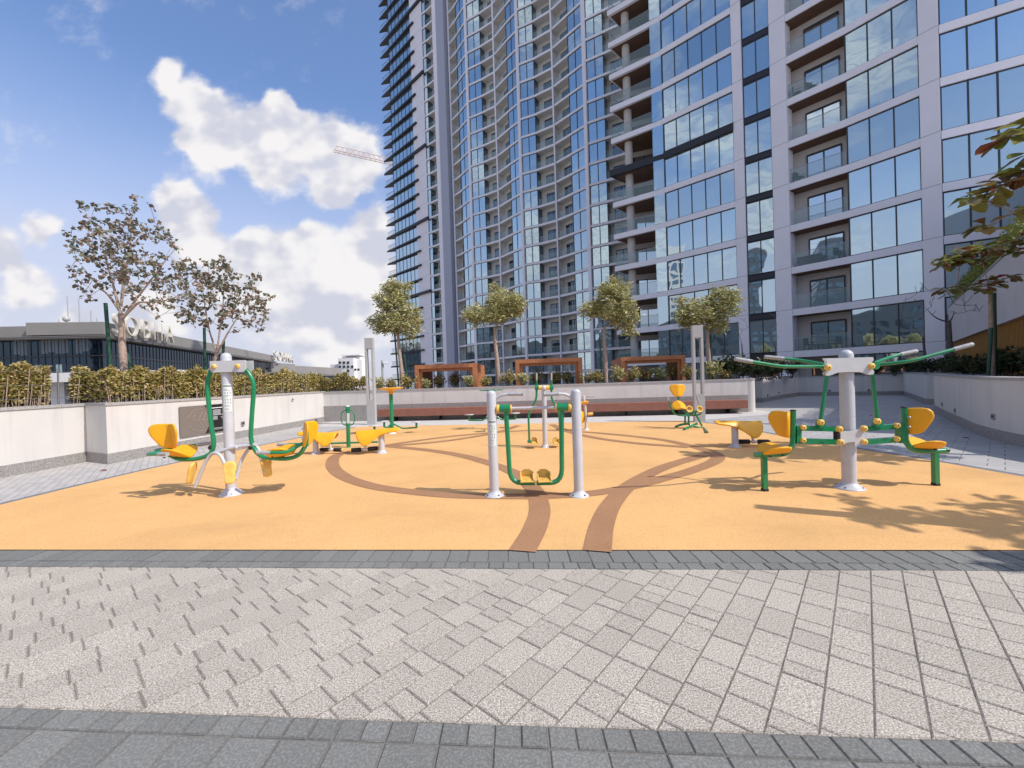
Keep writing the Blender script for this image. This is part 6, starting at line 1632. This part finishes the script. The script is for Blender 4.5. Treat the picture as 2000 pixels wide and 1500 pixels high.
    for word, xa, xb, hgt, zb_, push in (('SOBHA', 222, 337, 4.9, 15.6, 1.9), ('SOBHA', 533, 570, 4.9, 15.6, 1.9)):
        me, a, c, width, bb = signw(word, xa, xb, 650, 655, push, 'x')
        for v in me.vertices:
            u = (v.co.x - bb[0]) / (bb[1] - bb[0]); z = (v.co.y - bb[2]) / (bb[3] - bb[2]); w = v.co.z
            p = Vector((a.x, a.y)).lerp(Vector((c.x, c.y)), u) + Vector((dR.y, -dR.x)) * (w * 6)
            v.co = Vector((p.x, p.y, zb_ + z * hgt)) - o
        ob = bpy.data.objects.new('roof_sign_lettering', me); COL.objects.link(ob); ob.parent = t
    b = MB()
    for x, h_ in ((-118, 3), (-115.5, 9), (-112.5, 8), (-109.5, 5), (-108, 3)): b.tube([(x, 108, zr), (x, 108, zr + h_)], .12, n=6)
    b.sphere((-120, 106, zr + 1), 1.0); b.sphere((-116, 108, zr + 3), .8); b.build('roof_antennas', lampm, t, o)
    return C, dR
HC, HD = hall()
# second and third low halls beyond
def low_hall(px0, Y0_, px1, Y1_, zt, zb, lab, sgn=False):
    A = D(px0, 740, Y0_); B = D(px1, 740, Y1_); a, c = Vector((A.x, A.y)), Vector((B.x, B.y)); d = (c - a).normalized(); n2 = Vector((d.y, -d.x)); 
    if n2.y > 0: n2 = -n2
    if n2.x < 0: n2 = -n2
    o = Vector((a.x, a.y, -9)); t = thing('low_hall', o, lab, 'building', 'low grey halls beyond the left hedge'); bk = -n2 * 40
    b = MB(); b.prism([tuple(a), tuple(c), tuple(c + bk), tuple(a + bk)], zb, zt); b.build('roof_fascia', roofm, t, o)
    b = MB(); b.prism([tuple(a - n2 * 2), tuple(c - n2 * 2), tuple(c + bk), tuple(a + bk)], -9, zb - .004); b.build('glass_wall', glassS, t, o)
    b = MB(); b.prism([tuple(a + n2 * 2), tuple(c + n2 * 2), tuple(c - n2), tuple(a - n2)], zb - .8, zb - .004 - .3); b.build('eaves', mat('eaves_grey', (.17, .16, .15), .6), t, o)
low_hall(483, 196, 577, 232, 14.5, 9.8, 'darker flat-roofed low hall beyond the sign hall, nearer of two')
low_hall(577, 236, 668, 290, 13.8, 9.0, 'low hall with a long pale roof, farthest of the row beyond the hedge')

def white_block():
    Yw = 300; o = D(690, 745, Yw); o.z = -9; t = thing('white_apartment_block', o, 'small distant white apartment block beside the left lamp column', 'building')
    P = lambda x, y, dy=0: D(x, y, Yw + dy)
    m1 = mat('white_stucco', (.72, .7, .68), .8); m2 = mat('grey_block', (.22, .25, .3), .6)
    for (x0, x1, yt, dy, m, nm) in ((660, 690, 700, 0, m1, 'front_wing'), (668, 704, 697, 10, m1, 'upper_storey'), (686, 706, 703, 6, m1, 'middle_wing'), (690, 708, 698, 20, m2, 'rear_wing'), (645, 668, 712, 4, m1, 'low_wing')):
        a = P(x0, yt, dy); c = P(x1, yt, dy); b = MB(); b.box(((a.x + c.x) / 2, a.y + 6, (a.z - 9) / 2), (c.x - a.x, 12, a.z + 9)); b.build(nm, m, t, o)
    b = MB(); a = P(672, 694, 8); c = P(700, 694, 8); b.box(((a.x + c.x) / 2, a.y + 5, a.z), (c.x - a.x + 3, 14, .8)); b.build('roof', m1, t, o)
    for i, (x, y) in enumerate([(664, 708), (672, 708), (680, 708), (664, 716), (672, 716), (680, 716), (688, 716), (694, 722), (700, 722), (680, 724), (664, 724)]):
        a = P(x, y, -.3); b = MB(); b.box((a.x, a.y, a.z), (1.7, .2, 1.6)); b.build('window', frame_d, t, o)
white_block()
# white pavilion seen through the hedge gap
def pavilion():
    o = Vector((-14.5, 13.5, 0)); t = thing('white_pavilion', o, 'low white building seen through the gap in the left hedge', 'building')
    m1 = mat('white_stucco', (.72, .7, .68), .8)
    q = D(115, 730, 14.0); zt = q.z
    b = MB(); b.box((-15.5, 14.2, zt - .15), (8.5, 1.6, .3), .1); b.build('roof_slab', m1, t, o)
    for x in (-19, -17.2, -15.35, -13.6, -12): 
        b = MB(); b.box((x, 14.1, zt / 2 - 1.3), (.42, .4, zt + 2.0), .1); b.build('pillar', m1, t, o)
    b = MB(); b.box((-15.5, 14.7, zt / 2 - .9), (8.3, .2, 1.2 + zt), .1); b.build('glass_wall', glassS, t, o)
    b = MB(); b.box((-15.5, 14.0, 1.25), (8.3, .1, .12), .1); b.build('rail', m1, t, o)
pavilion()

# towers behind the camera, mirrored in the glass
def mirror_tower(x, y, w, d_, h, rot, m, lab):
    o = Vector((x, y, -9)); t = thing('distant_tower', o, lab, 'tower', 'towers mirrored in the glass')
    b = MB(); b.box((x, y, (h - 9) / 2), (w, d_, h + 9), rot); b.build('body', m, t, o)
    Rz = Matrix.Rotation(rot, 3, 'Z'); b = MB()
    for k in range(int(h / 3.3)):
        z = k * 3.3 + 1.5
        for i in range(int(w / 3)):
            for s_ in (-1, 1):
                q = Rz @ Vector((-w / 2 + 1.5 + i * 3, s_ * (d_ / 2 + .05), 0)); b.box((x + q.x, y + q.y, z), (2.0, .08, 1.9), rot)
        for i in range(int(d_ / 3)):
            for s_ in (-1, 1):
                q = Rz @ Vector((s_ * (w / 2 + .05), -d_ / 2 + 1.5 + i * 3, 0)); b.box((x + q.x, y + q.y, z), (.08, 2.0, 1.9), rot)
    r_ = b.build('windows', glass2, t, o); r_['kind'] = 'stuff'
mw = mat('tower_white', (.6, .58, .56), .7); mg = mat('tower_dark', (.05, .06, .075), .5)
mirror_tower(-95, -45, 22, 18, 44, .4, mg, 'dark tower behind the viewer, mirrored in the lower tower glass')
mirror_tower(-118, -12, 16, 16, 52, .2, mw, 'white tower behind the viewer, mirrored in the narrow window column')
mirror_tower(-80, -35, 112, 14, 19, math.atan2(.86, -.5), mg, 'broad dark block behind the viewer, mirrored in the ground storey glass')
mirror_tower(-140, 20, 24, 18, 30, .1, mg, 'low dark block far to the left, mirrored in the glass')
# small fallen leaves on the paths
for i, (x, y, lab) in enumerate(((193, 920, 'on the left path by the wall base'), (1880, 856, 'on the right path near the curved wall'), (1698, 812, 'on the right path by the lever press post'), (1790, 792, 'by the recess in the right wall'))):
    g = G(x, y); b = MB(); b.leafb((g.x, g.y, .012), Vector((1, .3 * i, .05)), (0, 0, 1), .13, .08, .7); 
    tag(b.build('fallen_leaf', lf_almond, None, g), 'small dry fallen leaf ' + lab, 'leaf', 'fallen leaves on the paving')
